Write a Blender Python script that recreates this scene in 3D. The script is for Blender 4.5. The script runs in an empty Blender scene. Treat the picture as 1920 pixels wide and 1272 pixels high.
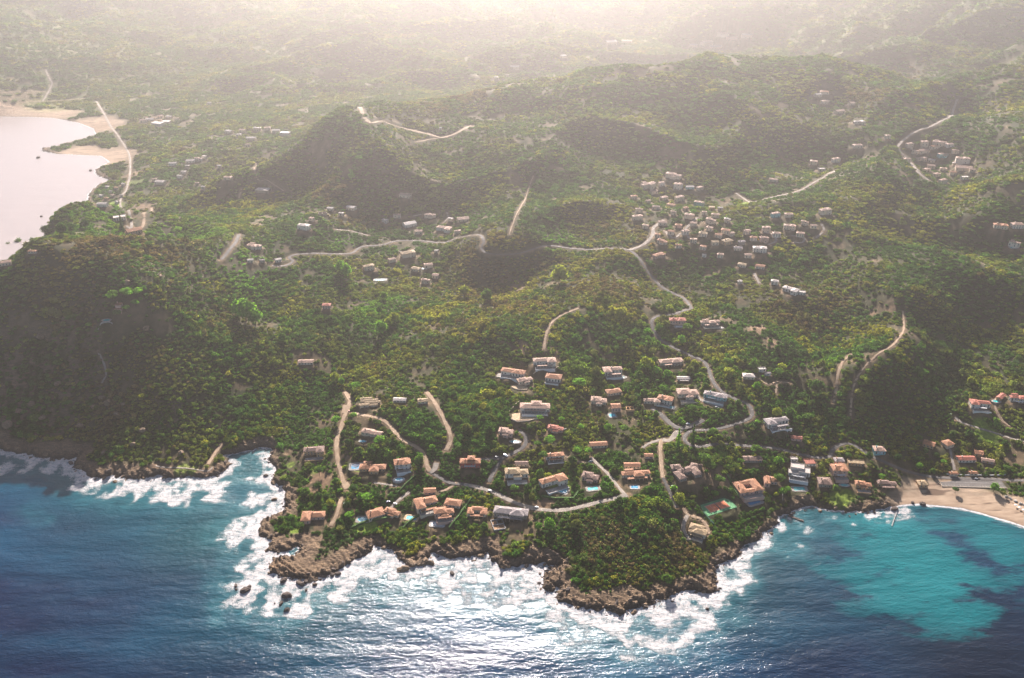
import bpy, bmesh, math, random
import numpy as np
from mathutils import Vector, Matrix

random.seed(7)
RNG = np.random.default_rng(7)
sc = bpy.context.scene
C = sc.collection
PI = math.pi

# ------------------------------------------------------------ camera, sky, sun, exposure
CAMZ, PITCH, F = 590.0, math.radians(28.0), 1663.0
cam = bpy.data.cameras.new("camera"); camo = bpy.data.objects.new("camera", cam); C.objects.link(camo)
camo.location = (0, 0, CAMZ); camo.rotation_euler = (PI/2 - PITCH, 0, 0)
cam.sensor_width = 36.0; cam.lens = 36.0 * F / 1920.0
cam.clip_start = 1.0; cam.clip_end = 40000.0
sc.camera = camo

SUN_EL, SUN_AZ = math.radians(26.5), math.radians(-1.0)      # azimuth from +Y towards +X
w = bpy.data.worlds.new("World"); sc.world = w; w.use_nodes = True
nt = w.node_tree; nt.nodes.clear()
sky = nt.nodes.new("ShaderNodeTexSky"); sky.sky_type = 'NISHITA'; sky.sun_disc = False
sky.sun_elevation = SUN_EL; sky.sun_rotation = SUN_AZ; sky.air_density = 0.6; sky.dust_density = 0.7
bg = nt.nodes.new("ShaderNodeBackground"); bg.inputs[1].default_value = 0.05
out = nt.nodes.new("ShaderNodeOutputWorld")
nt.links.new(sky.outputs[0], bg.inputs[0]); nt.links.new(bg.outputs[0], out.inputs[0])
sun = bpy.data.lights.new("sun", 'SUN'); suno = bpy.data.objects.new("sun", sun); C.objects.link(suno)
sun.energy = 5.0; sun.angle = math.radians(0.55); sun.color = (1.0, 0.90, 0.845)
sdir = Vector((math.sin(SUN_AZ)*math.cos(SUN_EL), math.cos(SUN_AZ)*math.cos(SUN_EL), math.sin(SUN_EL)))
suno.rotation_euler = (-sdir).to_track_quat('-Z', 'Y').to_euler()
suno.location = (0, 2000, 1200)
vs = sc.view_settings
vs.view_transform = 'Standard'; vs.look = 'None'; vs.exposure = 1.98; vs.gamma = 1.0
cy = sc.cycles
cy.max_bounces = 5; cy.diffuse_bounces = 2; cy.glossy_bounces = 2; cy.transmission_bounces = 2
cy.volume_bounces = 0; cy.transparent_max_bounces = 6
cy.use_denoising = True
cy.sample_clamp_indirect = 4.0
HAZE_DENSITY, HAZE_G, HAZE_COL = 1.45e-4, 0.855, (1.0, 0.945, 0.905)

# ------------------------------------------------------------ small helpers
def tag(o, label=None, cat=None, group=None, kind=None):
    if label: o["label"] = label
    if cat: o["category"] = cat
    if group: o["group"] = group
    if kind: o["kind"] = kind
    return o

def link_mesh(name, verts, faces, mats=(), parent=None, smooth=False):
    me = bpy.data.meshes.new(name); me.from_pydata([tuple(map(float, v)) for v in verts], [], faces); me.update()
    for m in mats: me.materials.append(m)
    if smooth: me.polygons.foreach_set("use_smooth", [True]*len(me.polygons))
    o = bpy.data.objects.new(name, me); C.objects.link(o)
    if parent: o.parent = parent
    return o

def grid_mesh(name, V, nr, nc, mat, smooth=True):
    me = bpy.data.meshes.new(name)
    idx = np.arange(nr*nc).reshape(nr, nc)
    q = np.stack([idx[:-1, :-1], idx[:-1, 1:], idx[1:, 1:], idx[1:, :-1]], -1).reshape(-1, 4)
    me.vertices.add(len(V)); me.vertices.foreach_set("co", V.astype(np.float32).ravel())
    me.loops.add(q.size); me.loops.foreach_set("vertex_index", q.astype(np.int32).ravel())
    me.polygons.add(len(q)); me.polygons.foreach_set("loop_start", np.arange(0, q.size, 4, dtype=np.int32))
    me.update(calc_edges=True)
    if smooth: me.polygons.foreach_set("use_smooth", np.ones(len(q), bool))
    me.materials.append(mat)
    o = bpy.data.objects.new(name, me); C.objects.link(o)
    return o

def fattr(o, name, arr):
    a = o.data.attributes.new(name, 'FLOAT', 'POINT'); a.data.foreach_set("value", np.asarray(arr, np.float32))

# perlin noise, numpy
_perm = np.random.default_rng(3).permutation(512).astype(np.int64)
def perlin(x, y):
    xi = np.floor(x).astype(np.int64); yi = np.floor(y).astype(np.int64)
    xf = x - xi; yf = y - yi
    u = xf*xf*xf*(xf*(xf*6-15)+10); v = yf*yf*yf*(yf*(yf*6-15)+10)
    def g(ix, iy, dx, dy):
        h = _perm[(_perm[ix & 511] + iy) & 511] * (2*PI/512.0)
        return np.cos(h)*dx + np.sin(h)*dy
    a = g(xi, yi, xf, yf); b = g(xi+1, yi, xf-1, yf); c = g(xi, yi+1, xf, yf-1); d = g(xi+1, yi+1, xf-1, yf-1)
    return ((a*(1-u)+b*u)*(1-v) + (c*(1-u)+d*u)*v) * 1.5
def fbm(x, y, s, o=4, gain=.5):
    r = 0; a = 1.0; x = x/s; y = y/s
    for k in range(o):
        r = r + a*perlin(x + 17.3*k, y - 9.1*k); a *= gain; x = x*2.03; y = y*2.03
    return r
def sstep(a, b, x):
    t = np.clip((x-a)/(b-a), 0, 1); return t*t*(3-2*t)

# ------------------------------------------------------------ picture point -> the ground it shows
cp, sp = math.cos(PITCH), math.sin(PITCH)
def rays(u, v):
    a = (np.asarray(u, float)-960)/F; b = -(np.asarray(v, float)-636)/F
    return np.stack([a, cp + b*sp, -sp + b*cp], -1)
def P(u, v, z):
    d = rays(u, v); t = (z-CAMZ)/d[..., 2]
    return d[..., 0]*t, d[..., 1]*t

# elevations read off the landscape: (picture u, v, height m)
CP = """
560,880,10 620,800,20 640,930,10 700,880,18 700,965,9 800,900,20 850,965,12 950,955,14 880,870,25 960,885,23 1050,900,22 1100,885,26
1000,965,13 1080,1000,18 1150,1000,24 1200,965,28 1200,1040,16 1150,1080,10 1300,980,16 1340,950,14 1250,900,30 1350,880,28 1450,900,15
1500,880,15 1600,880,13 1700,875,12 1800,880,7 1900,890,6
700,760,40 800,760,46 850,820,35 950,820,36 900,740,46 1000,762,48 1000,700,57 1060,760,45 1150,760,42 1150,700,50 1250,750,46 1300,740,50
1300,680,54 1400,760,48 1450,790,40 1400,700,62 1500,840,24 1600,830,22
1030,640,70 950,640,68 850,640,59 1100,600,81 1000,560,80 1180,515,101 1100,545,91 1250,560,78 1280,590,71 1230,630,61 800,640,52 740,640,48
650,700,30 620,760,22 560,820,12 640,640,42 700,600,48 830,568,44 900,548,46 960,520,54 1030,492,70
0,800,14 100,820,10 200,800,18 300,830,14 400,800,20 450,780,20 0,650,62 100,650,62 200,600,88 250,560,104 0,520,118 100,490,125 250,480,122
400,470,110 320,640,68 400,700,48 500,700,38 500,640,56 420,600,72 480,560,68 560,600,52 300,720,48 100,730,34 0,730,34 220,700,44
90,440,96 130,432,60 175,420,12 240,425,22 250,330,8 240,280,5 200,220,6 180,190,10 100,200,5 0,190,22 0,100,90
0,0,190 0,80,100 200,0,150 200,80,60 200,150,22 400,0,120 400,80,50 400,150,28 400,220,24 600,0,110 600,80,45 600,150,30
900,0,95 900,60,48 900,110,40 1100,60,42 1300,60,45 1300,0,105 1100,0,95 1400,80,50 1600,0,180 1600,60,120 1900,0,240 1900,60,200 1750,100,150 1650,105,100
500,250,46 400,290,38 300,330,18 330,400,34 400,382,60 
700,182,215 650,205,196 600,235,172 550,270,142 500,300,116 450,322,90 400,345,70 760,232,172 828,257,152 600,350,110 650,320,140 660,290,158 700,260,165 560,345,88 500,350,84
760,292,140 850,272,143 900,292,136 950,340,108 700,350,110 620,388,92 650,385,94 570,420,92 500,440,98 330,460,110 420,408,62 550,382,80 600,366,90
750,420,74 820,400,80 850,440,70 700,440,72 780,480,60 700,500,54 560,475,80 540,490,80 500,490,86 460,470,98 700,540,50 620,520,64 850,500,54
902,466,93 900,440,99 950,400,106 1000,330,118 1000,465,84 1100,465,86 1180,470,97 1000,420,95 1100,400,104
1200,400,100 1250,350,112 1200,335,118 1300,400,105 1300,440,98 1400,400,108 1420,460,100 1400,360,118 1500,420,110 1560,398,114 1300,500,85
1400,520,85 1480,540,88 1380,600,66 1330,600,68 1450,620,66 1500,660,58
1100,300,130 1200,255,152 1000,255,150 1100,200,184 1250,200,184 1400,255,158 1400,180,205 1550,300,125 1550,200,178 1500,255,150
880,186,170 1000,161,186 1150,142,206 1300,127,226 1500,118,236 1650,132,224 1780,157,198 1920,142,216
1700,250,165 1800,200,184 1760,300,135 1700,330,130 1800,350,122 1780,400,106 1750,450,90 1650,350,130 1600,400,112 1650,450,104 1900,250,188
1900,330,168 1870,350,160 1850,420,124 1900,450,105 1800,470,86 1900,500,88
1750,480,110 1850,520,100 1880,548,84 1900,580,68
1740,540,114 1690,590,98 1690,622,92 1640,680,78 1600,705,66 1600,780,36 1570,745,46 1550,600,60 1580,642,50 1555,682,46 1500,722,48 1530,775,34
1800,600,66 1850,650,46 1780,680,50 1750,720,44 1720,780,30 1800,720,34 1900,640,52 1900,700,42 1850,745,40 1900,755,36 1830,800,20 1900,820,18 1780,800,22 1700,830,18
"""
cpts = np.array([[float(q) for q in t.split(",")] for t in CP.split()])
cpts[:, 2] *= np.where(cpts[:, 0] < 330, 1.0, .86)
cx, cyy = P(cpts[:, 0], cpts[:, 1], cpts[:, 2]); cz = cpts[:, 2]
def az_pt(u, d, z): # hidden ground, by bearing of u and ground distance
    a = math.atan((u-960)/F/0.92); return (d*math.sin(a), d*math.cos(a), z)
HID = [az_pt(0, 1400, 30), az_pt(-150, 1300, 60), az_pt(60, 1450, 12), az_pt(0, 2300, 90) if False else az_pt(-300, 1150, 90), az_pt(-300, 900, 20),
       az_pt(600, 1800, 70), az_pt(550, 1760, 60), az_pt(500, 1740, 50), az_pt(450, 1740, 40), az_pt(700, 2000, 80), az_pt(700, 2150, 60), az_pt(600, 2300, 40), az_pt(850, 2250, 70), az_pt(1000, 2350, 70), az_pt(1150, 2350, 75), az_pt(1300, 2450, 75), az_pt(1500, 2400, 90),
       az_pt(1650, 2350, 100), az_pt(1800, 2350, 120), az_pt(1950, 2400, 140), az_pt(2300, 2000, 200), az_pt(2300, 1400, 120), az_pt(2200, 1000, 40), az_pt(2600, 3200, 320),
       (-5000, 6500, 380), (-2500, 7000, 420), (0, 7500, 460), (2500, 7000, 480), (5000, 6500, 420), (6000, 3500, 350), (-3500, 4200, 330), (-1800, 4800, 260), (0, 5200, 210), (1800, 4800, 300), (3400, 4300, 400),
       (5500, 1500, 200), (6000, 500, 100), (-6000, 4500, 300), (-6500, 9000, 450), (6500, 9000, 500), (0, 9500, 520)]
hid = np.array(HID)
cx = np.concatenate([cx, hid[:, 0]]); cyy = np.concatenate([cyy, hid[:, 1]]); cz = np.concatenate([cz, hid[:, 2]])
def kern(dx, dy): return np.sqrt(dx*dx + dy*dy + 35.0**2)
A = kern(cx[:, None]-cx, cyy[:, None]-cyy); ncp = len(cx)
M = np.zeros((ncp+1, ncp+1)); M[:ncp, :ncp] = A - np.eye(ncp)*3.0; M[:ncp, ncp] = 1; M[ncp, :ncp] = 1
sol = np.linalg.solve(M, np.concatenate([cz, [0]]))
def rbf(x, y):
    o = np.empty(x.shape); xf = x.ravel(); yf = y.ravel(); of = np.empty(len(xf))
    for s in range(0, len(xf), 20000):
        e = slice(s, s+20000); of[e] = kern(xf[e, None]-cx, yf[e, None]-cyy) @ sol[:ncp] + sol[ncp]
    return of.reshape(x.shape)

NEAR = """-900,815 -500,815 -200,830 0,845 40,849 80,862 108,862 150,856 138,876 158,888 178,898 210,890 235,896 268,902 300,893 330,896 362,892 392,896 420,882 432,868
418,856 432,851 470,846 500,838 512,846 505,860 517,880 511,900 528,915 540,940 526,962 492,973 484,1000 502,1012 498,1030 530,1036 566,1027 545,1041 516,1044
504,1056 511,1071 545,1082 575,1088 600,1083 640,1066 668,1050 690,1041 704,1022 732,1029 748,1040 757,1060 800,1056 812,1038 850,1045 884,1046 914,1038 928,1056 936,1066
962,1067 992,1062 1022,1056 1046,1060 1024,1076 1013,1098 1026,1106 1051,1101 1055,1126 1081,1141 1131,1146 1168,1154 1183,1140 1212,1136 1252,1124 1290,1108 1340,1112 1345,1084
1350,1062 1378,1042 1402,1020 1430,1010 1446,990 1466,968 1500,956 1532,948 1562,956 1592,963 1640,956 1680,948 1722,945 1762,949 1802,953 1852,966 1902,981 1962,1002 2200,1065 2700,1130"""
nearpx = np.array([[float(q) for q in t.split(",")] for t in NEAR.split()])
nx, ny = P(nearpx[:, 0], nearpx[:, 1], 0.0)
BAY = """-1500,190 -300,222 0,219 60,220 100,222 145,230 176,242 181,255 152,262 102,275 74,281 102,289 140,291 190,293 206,304 178,318 181,327 206,341 184,346 168,361 164,380 172,392 181,408 172,424"""
baypx = np.array([[float(q) for q in t.split(",")] for t in BAY.split()])
bx_, by_ = P(baypx[:, 0], baypx[:, 1], 0.0)
hidc = [az_pt(60, 1530, 0)[:2], az_pt(-60, 1500, 0)[:2], az_pt(-250, 1480, 0)[:2], az_pt(-500, 1300, 0)[:2], az_pt(-700, 1050, 0)[:2], az_pt(-800, 900, 0)[:2]]
coast = list(zip(nx, ny))
poly = coast + [(3500, ny[-1]-50), (9500, ny[-1]-200), (9500, 12000), (-9500, 12000), (-9500, by_[0]+300)] + list(zip(bx_, by_)) + hidc
poly = np.array(poly)
ncst = len(coast)+1
segA = np.concatenate([poly[:ncst], poly[ncst+3:]]); segB = np.concatenate([poly[1:ncst+1], np.roll(poly, -1, 0)[ncst+3:]])
def inside(x, y):
    r = np.zeros(x.shape, bool); pj = poly[-1]
    for pi in poly:
        if pi[1] != pj[1]:
            c = ((pi[1] > y) != (pj[1] > y)) & (x < (pj[0]-pi[0])*(y-pi[1])/(pj[1]-pi[1]) + pi[0])
            r ^= c
        pj = pi
    return r
def seg_dist(x, y, A_, B_):
    d2 = np.full(x.shape, 1e18)
    for a, b in zip(A_, B_):
        ex, ey = b[0]-a[0], b[1]-a[1]; L = ex*ex+ey*ey
        if L < 1e-9: continue
        t = np.clip(((x-a[0])*ex + (y-a[1])*ey)/L, 0, 1)
        q = (x-a[0]-t*ex)**2 + (y-a[1]-t*ey)**2
        np.minimum(d2, q, out=d2)
    return np.sqrt(d2)
def blobs(x, y, L, soft=.5):
    """max over (u, v, radius, weight) discs with soft edges"""
    r = np.zeros(x.shape)
    return disc_max(r, x, y, [(*P(u, v, 6.0), R, wt) for (u, v, R, wt) in L], soft)
def disc_max(r, x, y, L, soft):
    xf, yf, rf_ = x.ravel(), y.ravel(), r.ravel()
    for (X, Y, R, wt) in L:
        e = R*(1+soft); m = np.nonzero(np.abs(xf-X) < e)[0]; m = m[np.abs(yf[m]-Y) < e]
        if len(m): rf_[m] = np.maximum(rf_[m], wt*(1-sstep(1-soft, 1+soft, np.hypot(xf[m]-X, yf[m]-Y)/R)))
    return rf_.reshape(x.shape)
BEACH = [(1800, 935, 60, 1), (1720, 938, 25, 1), (1880, 950, 60, 1), (2000, 980, 90, 1), (60, 210, 140, 1), (-100, 210, 200, 1), (170, 232, 90, 1), (200, 290, 70, 1), (150, 280, 50, 1)]
def sdist(x, y):
    d = seg_dist(x, y, segA, segB)
    sd = np.where(inside(x, y), d, -d)
    b = blobs(x, y, BEACH)
    near = np.clip(1-np.abs(sd)/60, 0, 1)
    j = (fbm(x, y, 26, 2)*4.2 + fbm(x, y, 8, 2)*3.0 + np.abs(perlin((x*.8-y*.6)/9, (x*.6+y*.8)/3))*2.4 - 1.0)
    return sd + j*near*(1-b*.93), b
def height(x, y, full=False):
    sd, b = sdist(x, y)
    h = rbf(x, y)
    r = np.sqrt(x*x+y*y)
    rg = .40-np.abs(fbm(x+300, y, 330, 2, .35))
    h = h + fbm(x, y, 170, 3, .4)*np.clip(h*.07, .6, 12) + fbm(x, y, 40, 2)*1.2 + rg*56*sstep(22, 120, h)*(1-.8*blobs(x, y, [(640, 270, 400, 1), (560, 430, 130, .8), (1180, 530, 90, .8), (1690, 620, 90, .7)], .4))*(1-.5*sstep(2500, 4000, r))
    h = h + np.clip((r-2600)/2500, 0, 1)*(.35-np.abs(fbm(x, y, 1100, 4)))*330 + sstep(2350, 3000, r)*sstep(-1100, -500, x)*(.38-np.abs(fbm(x-700, y+200, 620, 4)))*150*(1-sstep(6000, 9000, r)*.3)
    h = np.maximum(h, 2.2 + b*0)
    scl = 15 + b*45
    rock = (1-b)*np.exp(-np.maximum(sd, 0)/14)
    st = np.abs(perlin((x*.75-y*.66)/30, (x*.66+y*.75)/4.5)) + .6*np.abs(perlin(x/5.5, y/5.5)) + .3*np.abs(perlin(x/2.3, y/2.3))
    land = h*(1-np.exp(-np.maximum(sd, 0)/scl)) + rock*(st*6.5-1.0)*sstep(0, 4, sd)
    sea = np.maximum(sd*.4, -14)
    z = np.where(sd > 0, land, sea)
    return (z, sd, b) if full else z

# quick look-up table of the ground for placing things
GX = np.arange(-3600, 3601, 9.0); GY = np.arange(380, 6200, 9.0)
gx, gy = np.meshgrid(GX, GY); GZ = height(gx, gy)
def look(x, y):
    fx = np.clip((x-GX[0])/9.0, 0, len(GX)-1.001); fy = np.clip((y-GY[0])/9.0, 0, len(GY)-1.001)
    ix = fx.astype(int); iy = fy.astype(int); fx = fx-ix; fy = fy-iy
    return (GZ[iy, ix]*(1-fx)+GZ[iy, ix+1]*fx)*(1-fy) + (GZ[iy+1, ix]*(1-fx)+GZ[iy+1, ix+1]*fx)*fy
TT = np.concatenate([np.arange(520, 2600, 4.0), np.arange(2600, 7000, 16.0)])
def hit(u, v):
    u = np.atleast_1d(np.asarray(u, float)); v = np.atleast_1d(np.asarray(v, float))
    d = rays(u, v); d = d/np.linalg.norm(d, axis=1)[:, None]
    X = d[:, 0, None]*TT; Y = d[:, 1, None]*TT; Z = CAMZ + d[:, 2, None]*TT
    below = (Z - np.maximum(look(X, Y), 0.0)) < 0
    k = np.where(below.any(1), below.argmax(1), len(TT)-1); k = np.maximum(k, 1); r = np.arange(len(u))
    g0 = (Z - np.maximum(look(X, Y), 0))[r, k-1]; g1 = (Z - np.maximum(look(X, Y), 0))[r, k]
    f = np.clip(g0/(g0-g1+1e-9), 0, 1)
    t = TT[k-1] + f*(TT[k]-TT[k-1])
    return d[:, 0]*t, d[:, 1]*t, t*(d[:, 1]*cp - d[:, 2]*sp)/F      # x, y, metres per photo pixel
# ------------------------------------------------------------ materials
class MatB:
    def __init__(s, name):
        s.m = bpy.data.materials.new(name); s.m.use_nodes = True; s.nt = s.m.node_tree; s.nt.nodes.clear()
        s.out = s.n("ShaderNodeOutputMaterial")
    def n(s, t, **k):
        o = s.nt.nodes.new(t)
        for a, b in k.items(): setattr(o, a, b)
        return o
    def l(s, a, b): s.nt.links.new(a, b)
    def bsdf(s, rough=.9, spec=.2):
        p = s.n("ShaderNodeBsdfPrincipled"); p.inputs["Roughness"].default_value = rough
        p.inputs["Specular IOR Level"].default_value = spec; s.l(p.outputs[0], s.out.inputs[0]); return p
    def coord(s, obj=False):
        if not hasattr(s, "_c"):
            s._c = s.n("ShaderNodeTexCoord").outputs["Object"] if obj else s.n("ShaderNodeNewGeometry").outputs["Position"]
        return s._c
    def noise(s, scale, detail=3, rough=.55, vec=None, stretch=None, rot=0):
        t = s.n("ShaderNodeTexNoise"); t.inputs["Scale"].default_value = scale
        t.inputs["Detail"].default_value = detail; t.inputs["Roughness"].default_value = rough
        v = vec or s.coord()
        if stretch:
            mp = s.n("ShaderNodeMapping"); mp.inputs["Scale"].default_value = stretch; mp.inputs["Rotation"].default_value = (0, 0, rot)
            s.l(v, mp.inputs[0]); v = mp.outputs[0]
        s.l(v, t.inputs["Vector"]); return t.outputs[0]
    def ramp(s, f, stops):
        r = s.n("ShaderNodeValToRGB"); e = r.color_ramp.elements
        while len(e) < len(stops): e.new(.5)
        for q, (p, c) in zip(e, stops): q.position = p; q.color = (*c, 1) if len(c) == 3 else c
        s.l(f, r.inputs[0]); return r.outputs[0]
    def mix(s, f, a, b, blend='MIX'):
        m = s.n("ShaderNodeMix", data_type='RGBA', blend_type=blend)
        for i, q in ((0, f), (6, a), (7, b)):
            if isinstance(q, (int, float)): m.inputs[i].default_value = q
            elif isinstance(q, tuple): m.inputs[i].default_value = (*q, 1)
            else: s.l(q, m.inputs[i])
        return m.outputs[2]
    def math(s, op, a, b=0.0, c=None, clamp=False):
        m = s.n("ShaderNodeMath", operation=op); m.use_clamp = clamp
        for i, q in enumerate((a, b) if c is None else (a, b, c)):
            if isinstance(q, (int, float)): m.inputs[i].default_value = q
            else: s.l(q, m.inputs[i])
        return m.outputs[0]
    def attr(s, name, typ='GEOMETRY'):
        a = s.n("ShaderNodeAttribute", attribute_name=name, attribute_type=typ); return a
    def bump(s, p, h, dist=1.0, strength=1.0):
        b = s.n("ShaderNodeBump"); b.inputs["Strength"].default_value = strength; b.inputs["Distance"].default_value = dist
        s.l(h, b.inputs["Height"]); s.l(b.outputs[0], p.inputs["Normal"]); return b
    def rangef(s, v, a, b, c=0.0, d=1.0, smooth=True):
        r = s.n("ShaderNodeMapRange"); r.interpolation_type = 'SMOOTHSTEP' if smooth else 'LINEAR'
        for i, q in enumerate((a, b, c, d)): r.inputs[i+1].default_value = q
        s.l(v, r.inputs[0]); return r.outputs[0]

def simple_mat(name, col, rough=.85, var=.25, scale=1.2, spec=.2, col2=None):
    b = MatB(name); p = b.bsdf(rough, spec)
    f = b.noise(scale, 3)
    c2 = col2 or tuple(max(0, q*(1-var*1.4)) for q in col); c1 = tuple(min(1, q*(1+var)) for q in col)
    b.l(b.ramp(f, [(.3, c2), (.7, c1)]), p.inputs["Base Color"])
    return b.m

def tile_mat(name, col):
    b = MatB(name); p = b.bsdf(.8, .25); c = b.coord(True)
    big = b.noise(.35, 3, vec=c); fine = b.noise(2.6, 2, .7, vec=c)
    dark = tuple(q*.55 for q in col); lite = tuple(min(1, q*1.3) for q in col)
    k = b.mix(.5, b.ramp(big, [(.3, dark), (.7, lite)]), b.ramp(fine, [(.25, dark), (.75, lite)]))
    wv = b.n("ShaderNodeTexWave"); wv.inputs["Scale"].default_value = 1.1; b.l(c, wv.inputs[0])
    k = b.mix(.28, k, wv.outputs[0], 'MULTIPLY')
    b.l(k, p.inputs["Base Color"]); b.bump(p, fine, .08, .5)
    return b.m

MAT = {}
MAT['o'] = tile_mat("orange_tile", (.34, .155, .078)); MAT['p'] = tile_mat("pink_tile", (.38, .245, .18))
MAT['b'] = tile_mat("brown_tile", (.20, .125, .095)); MAT['r'] = tile_mat("red_tile", (.34, .11, .07))
MAT['y'] = tile_mat("straw_tile", (.33, .235, .13)); MAT['g'] = tile_mat("grey_tile", (.27, .23, .22))
MAT['w'] = simple_mat("white_roof", (.40, .35, .31), .7, .15)
MAT['W'] = simple_mat("white_render", (.64, .57, .48), .85, .12); MAT['C'] = simple_mat("cream_render", (.60, .48, .35), .85, .15)
MAT['P'] = simple_mat("pink_render", (.55, .34, .26), .85, .15); MAT['R'] = simple_mat("red_render", (.36, .07, .05), .85, .15)
MAT['O'] = simple_mat("ochre_render", (.50, .30, .15), .85, .15); MAT['B'] = simple_mat("stone_wall", (.30, .24, .19), .9, .3, .8)
MAT['T'] = simple_mat("turquoise_render", (.18, .42, .42), .8, .15)
MAT['glass'] = simple_mat("window_glass", (.025, .03, .035), .15, .2, spec=.6)
MAT['shutter'] = simple_mat("shutter_paint", (.16, .22, .24), .6, .1)
MAT['wood'] = simple_mat("dark_wood", (.13, .08, .05), .8, .3)
MAT['paving'] = simple_mat("pale_paving", (.27, .245, .215), .85, .18, .6)
MAT['ochrepav'] = simple_mat("ochre_paving", (.42, .31, .19), .9, .2, .6)
MAT['concrete'] = simple_mat("concrete", (.36, .34, .31), .9, .2, .5)
MAT['lawn'] = simple_mat("lawn_grass", (.16, .24, .035), .95, .35, .5)
MAT['earth'] = simple_mat("bare_earth", (.27, .165, .095), .95, .3, .25)
MAT['white'] = simple_mat("white_paint", (.6, .59, .57), .6, .06)
MAT['trunk'] = simple_mat("tree_bark", (.10, .07, .05), .95, .4, 2)
MAT['metal'] = simple_mat("galvanised_metal", (.40, .40, .40), .5, .1)
def water_mat(name, col):
    b = MatB(name); p = b.bsdf(.12, .5)
    f = b.noise(.25, 2); b.l(b.ramp(f, [(.3, tuple(q*.8 for q in col)), (.7, col)]), p.inputs["Base Color"])
    b.bump(p, b.noise(2.5, 2), .03, .4); return b.m
MAT['pool'] = water_mat("pool_water", (.10, .50, .60)); MAT['pool2'] = water_mat("turquoise_pool_water", (.03, .42, .40)); MAT['pool3'] = water_mat("deep_pool_water", (.02, .24, .42))
def asphalt_mat(name, col, col2):
    b = MatB(name); p = b.bsdf(.9, .25)
    a = b.noise(.12, 4, .6); f = b.noise(1.4, 2)
    b.l(b.mix(.35, b.ramp(a, [(.35, col), (.65, col2)]), b.ramp(f, [(.3, col), (.7, col2)])), p.inputs["Base Color"]); return b.m
MAT['asphalt'] = asphalt_mat("asphalt", (.065, .06, .056), (.135, .122, .108))
MAT['track'] = asphalt_mat("dirt_track", (.21, .14, .085), (.36, .265, .175))
MAT['dust'] = asphalt_mat("dusty_road", (.16, .14, .12), (.33, .28, .225))

# rock
def rock_mat(name, lo, hi, o=(.8, 0, 0)):
    b = MatB(name); p = b.bsdf(.9, .3)
    st = b.noise(.16, 5, .65, stretch=(1, 4.5, 2), rot=.7); f = b.noise(.9, 4, .6)
    k = b.mix(.5, b.ramp(st, [(.32, lo), (.5, tuple((x+y)/2 for x, y in zip(lo, hi))), (.66, hi)]), b.ramp(f, [(.35, lo), (.65, hi)]))
    b.l(k, p.inputs["Base Color"]); b.bump(p, b.math('ADD', b.math('MULTIPLY', st, 1.6), f), 1.4, .9); return b.m
MAT['rock'] = rock_mat("shore_rock", (.075, .05, .035), (.34, .235, .14))
MAT['darkrock'] = rock_mat("dark_rock", (.035, .03, .028), (.15, .11, .085))
MAT['paleboulder'] = rock_mat("pale_boulder", (.30, .27, .23), (.6, .55, .48))

# ground: soil and low scrub, stony shore, sand, all by where they lie
b = MatB("hillside_ground"); p = b.bsdf(.95, .1)
n1 = b.noise(.02, 4); n2 = b.noise(.35, 4, .65); n3 = b.noise(.0045, 4)
scrub = b.mix(.55, b.ramp(n2, [(.3, (.012, .018, .007)), (.5, (.035, .045, .016)), (.72, (.09, .09, .035))]),
              b.ramp(n1, [(.35, (.018, .026, .010)), (.65, (.07, .052, .03))]))
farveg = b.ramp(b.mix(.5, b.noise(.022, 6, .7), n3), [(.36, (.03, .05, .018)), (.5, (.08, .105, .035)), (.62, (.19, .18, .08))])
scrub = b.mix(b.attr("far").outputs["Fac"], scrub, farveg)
st = b.noise(.13, 5, .65, stretch=(1, 4.5, 2), rot=.7); rf = b.noise(.7, 4, .65)
rockc = b.mix(.5, b.ramp(st, [(.33, (.045, .032, .025)), (.5, (.14, .095, .062)), (.66, (.33, .225, .13))]), b.ramp(rf, [(.35, (.05, .038, .03)), (.65, (.26, .185, .115))]))
wet = b.attr("sd").outputs["Fac"]
rockc = b.mix(b.rangef(wet, 0.5, 5.0, .8, 0.0), rockc, (.045, .036, .030))
c = b.mix(b.attr("rock").outputs["Fac"], scrub, rockc)
sandc = b.ramp(b.noise(.08, 3, stretch=(1, 3, 1)), [(.3, (.26, .185, .125)), (.7, (.40, .30, .21))])
sandc = b.mix(b.rangef(wet, 1.0, 7.0, .55, 0.0), sandc, (.22, .15, .10))
weed = b.math('MULTIPLY', b.rangef(b.noise(.07, 3, stretch=(.35, 2.2, 1), rot=-.25), .56, .62), b.rangef(wet, 6.0, 12.0))
sandc = b.mix(b.math('MULTIPLY', weed, .8), sandc, (.10, .065, .045))
c = b.mix(b.attr("sand").outputs["Fac"], c, sandc)
earthc = b.ramp(b.noise(.15, 4), [(.3, (.12, .075, .045)), (.7, (.27, .175, .105))])
c = b.mix(b.attr("bare").outputs["Fac"], c, earthc)
c = b.mix(b.attr("lawn").outputs["Fac"], c, b.ramp(b.noise(.4, 3), [(.3, (.07, .12, .015)), (.7, (.22, .30, .035))]))
b.l(c, p.inputs["Base Color"])
hb = b.math('ADD', b.math('MULTIPLY', st, b.math('MULTIPLY', b.attr("rock").outputs["Fac"], 2.2)), b.math('MULTIPLY', b.noise(.045, 6, .7), b.math('MULTIPLY', b.attr("far").outputs["Fac"], 14.0)))
b.bump(p, hb, 1.0, 1.0); MAT['ground'] = b.m

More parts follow.
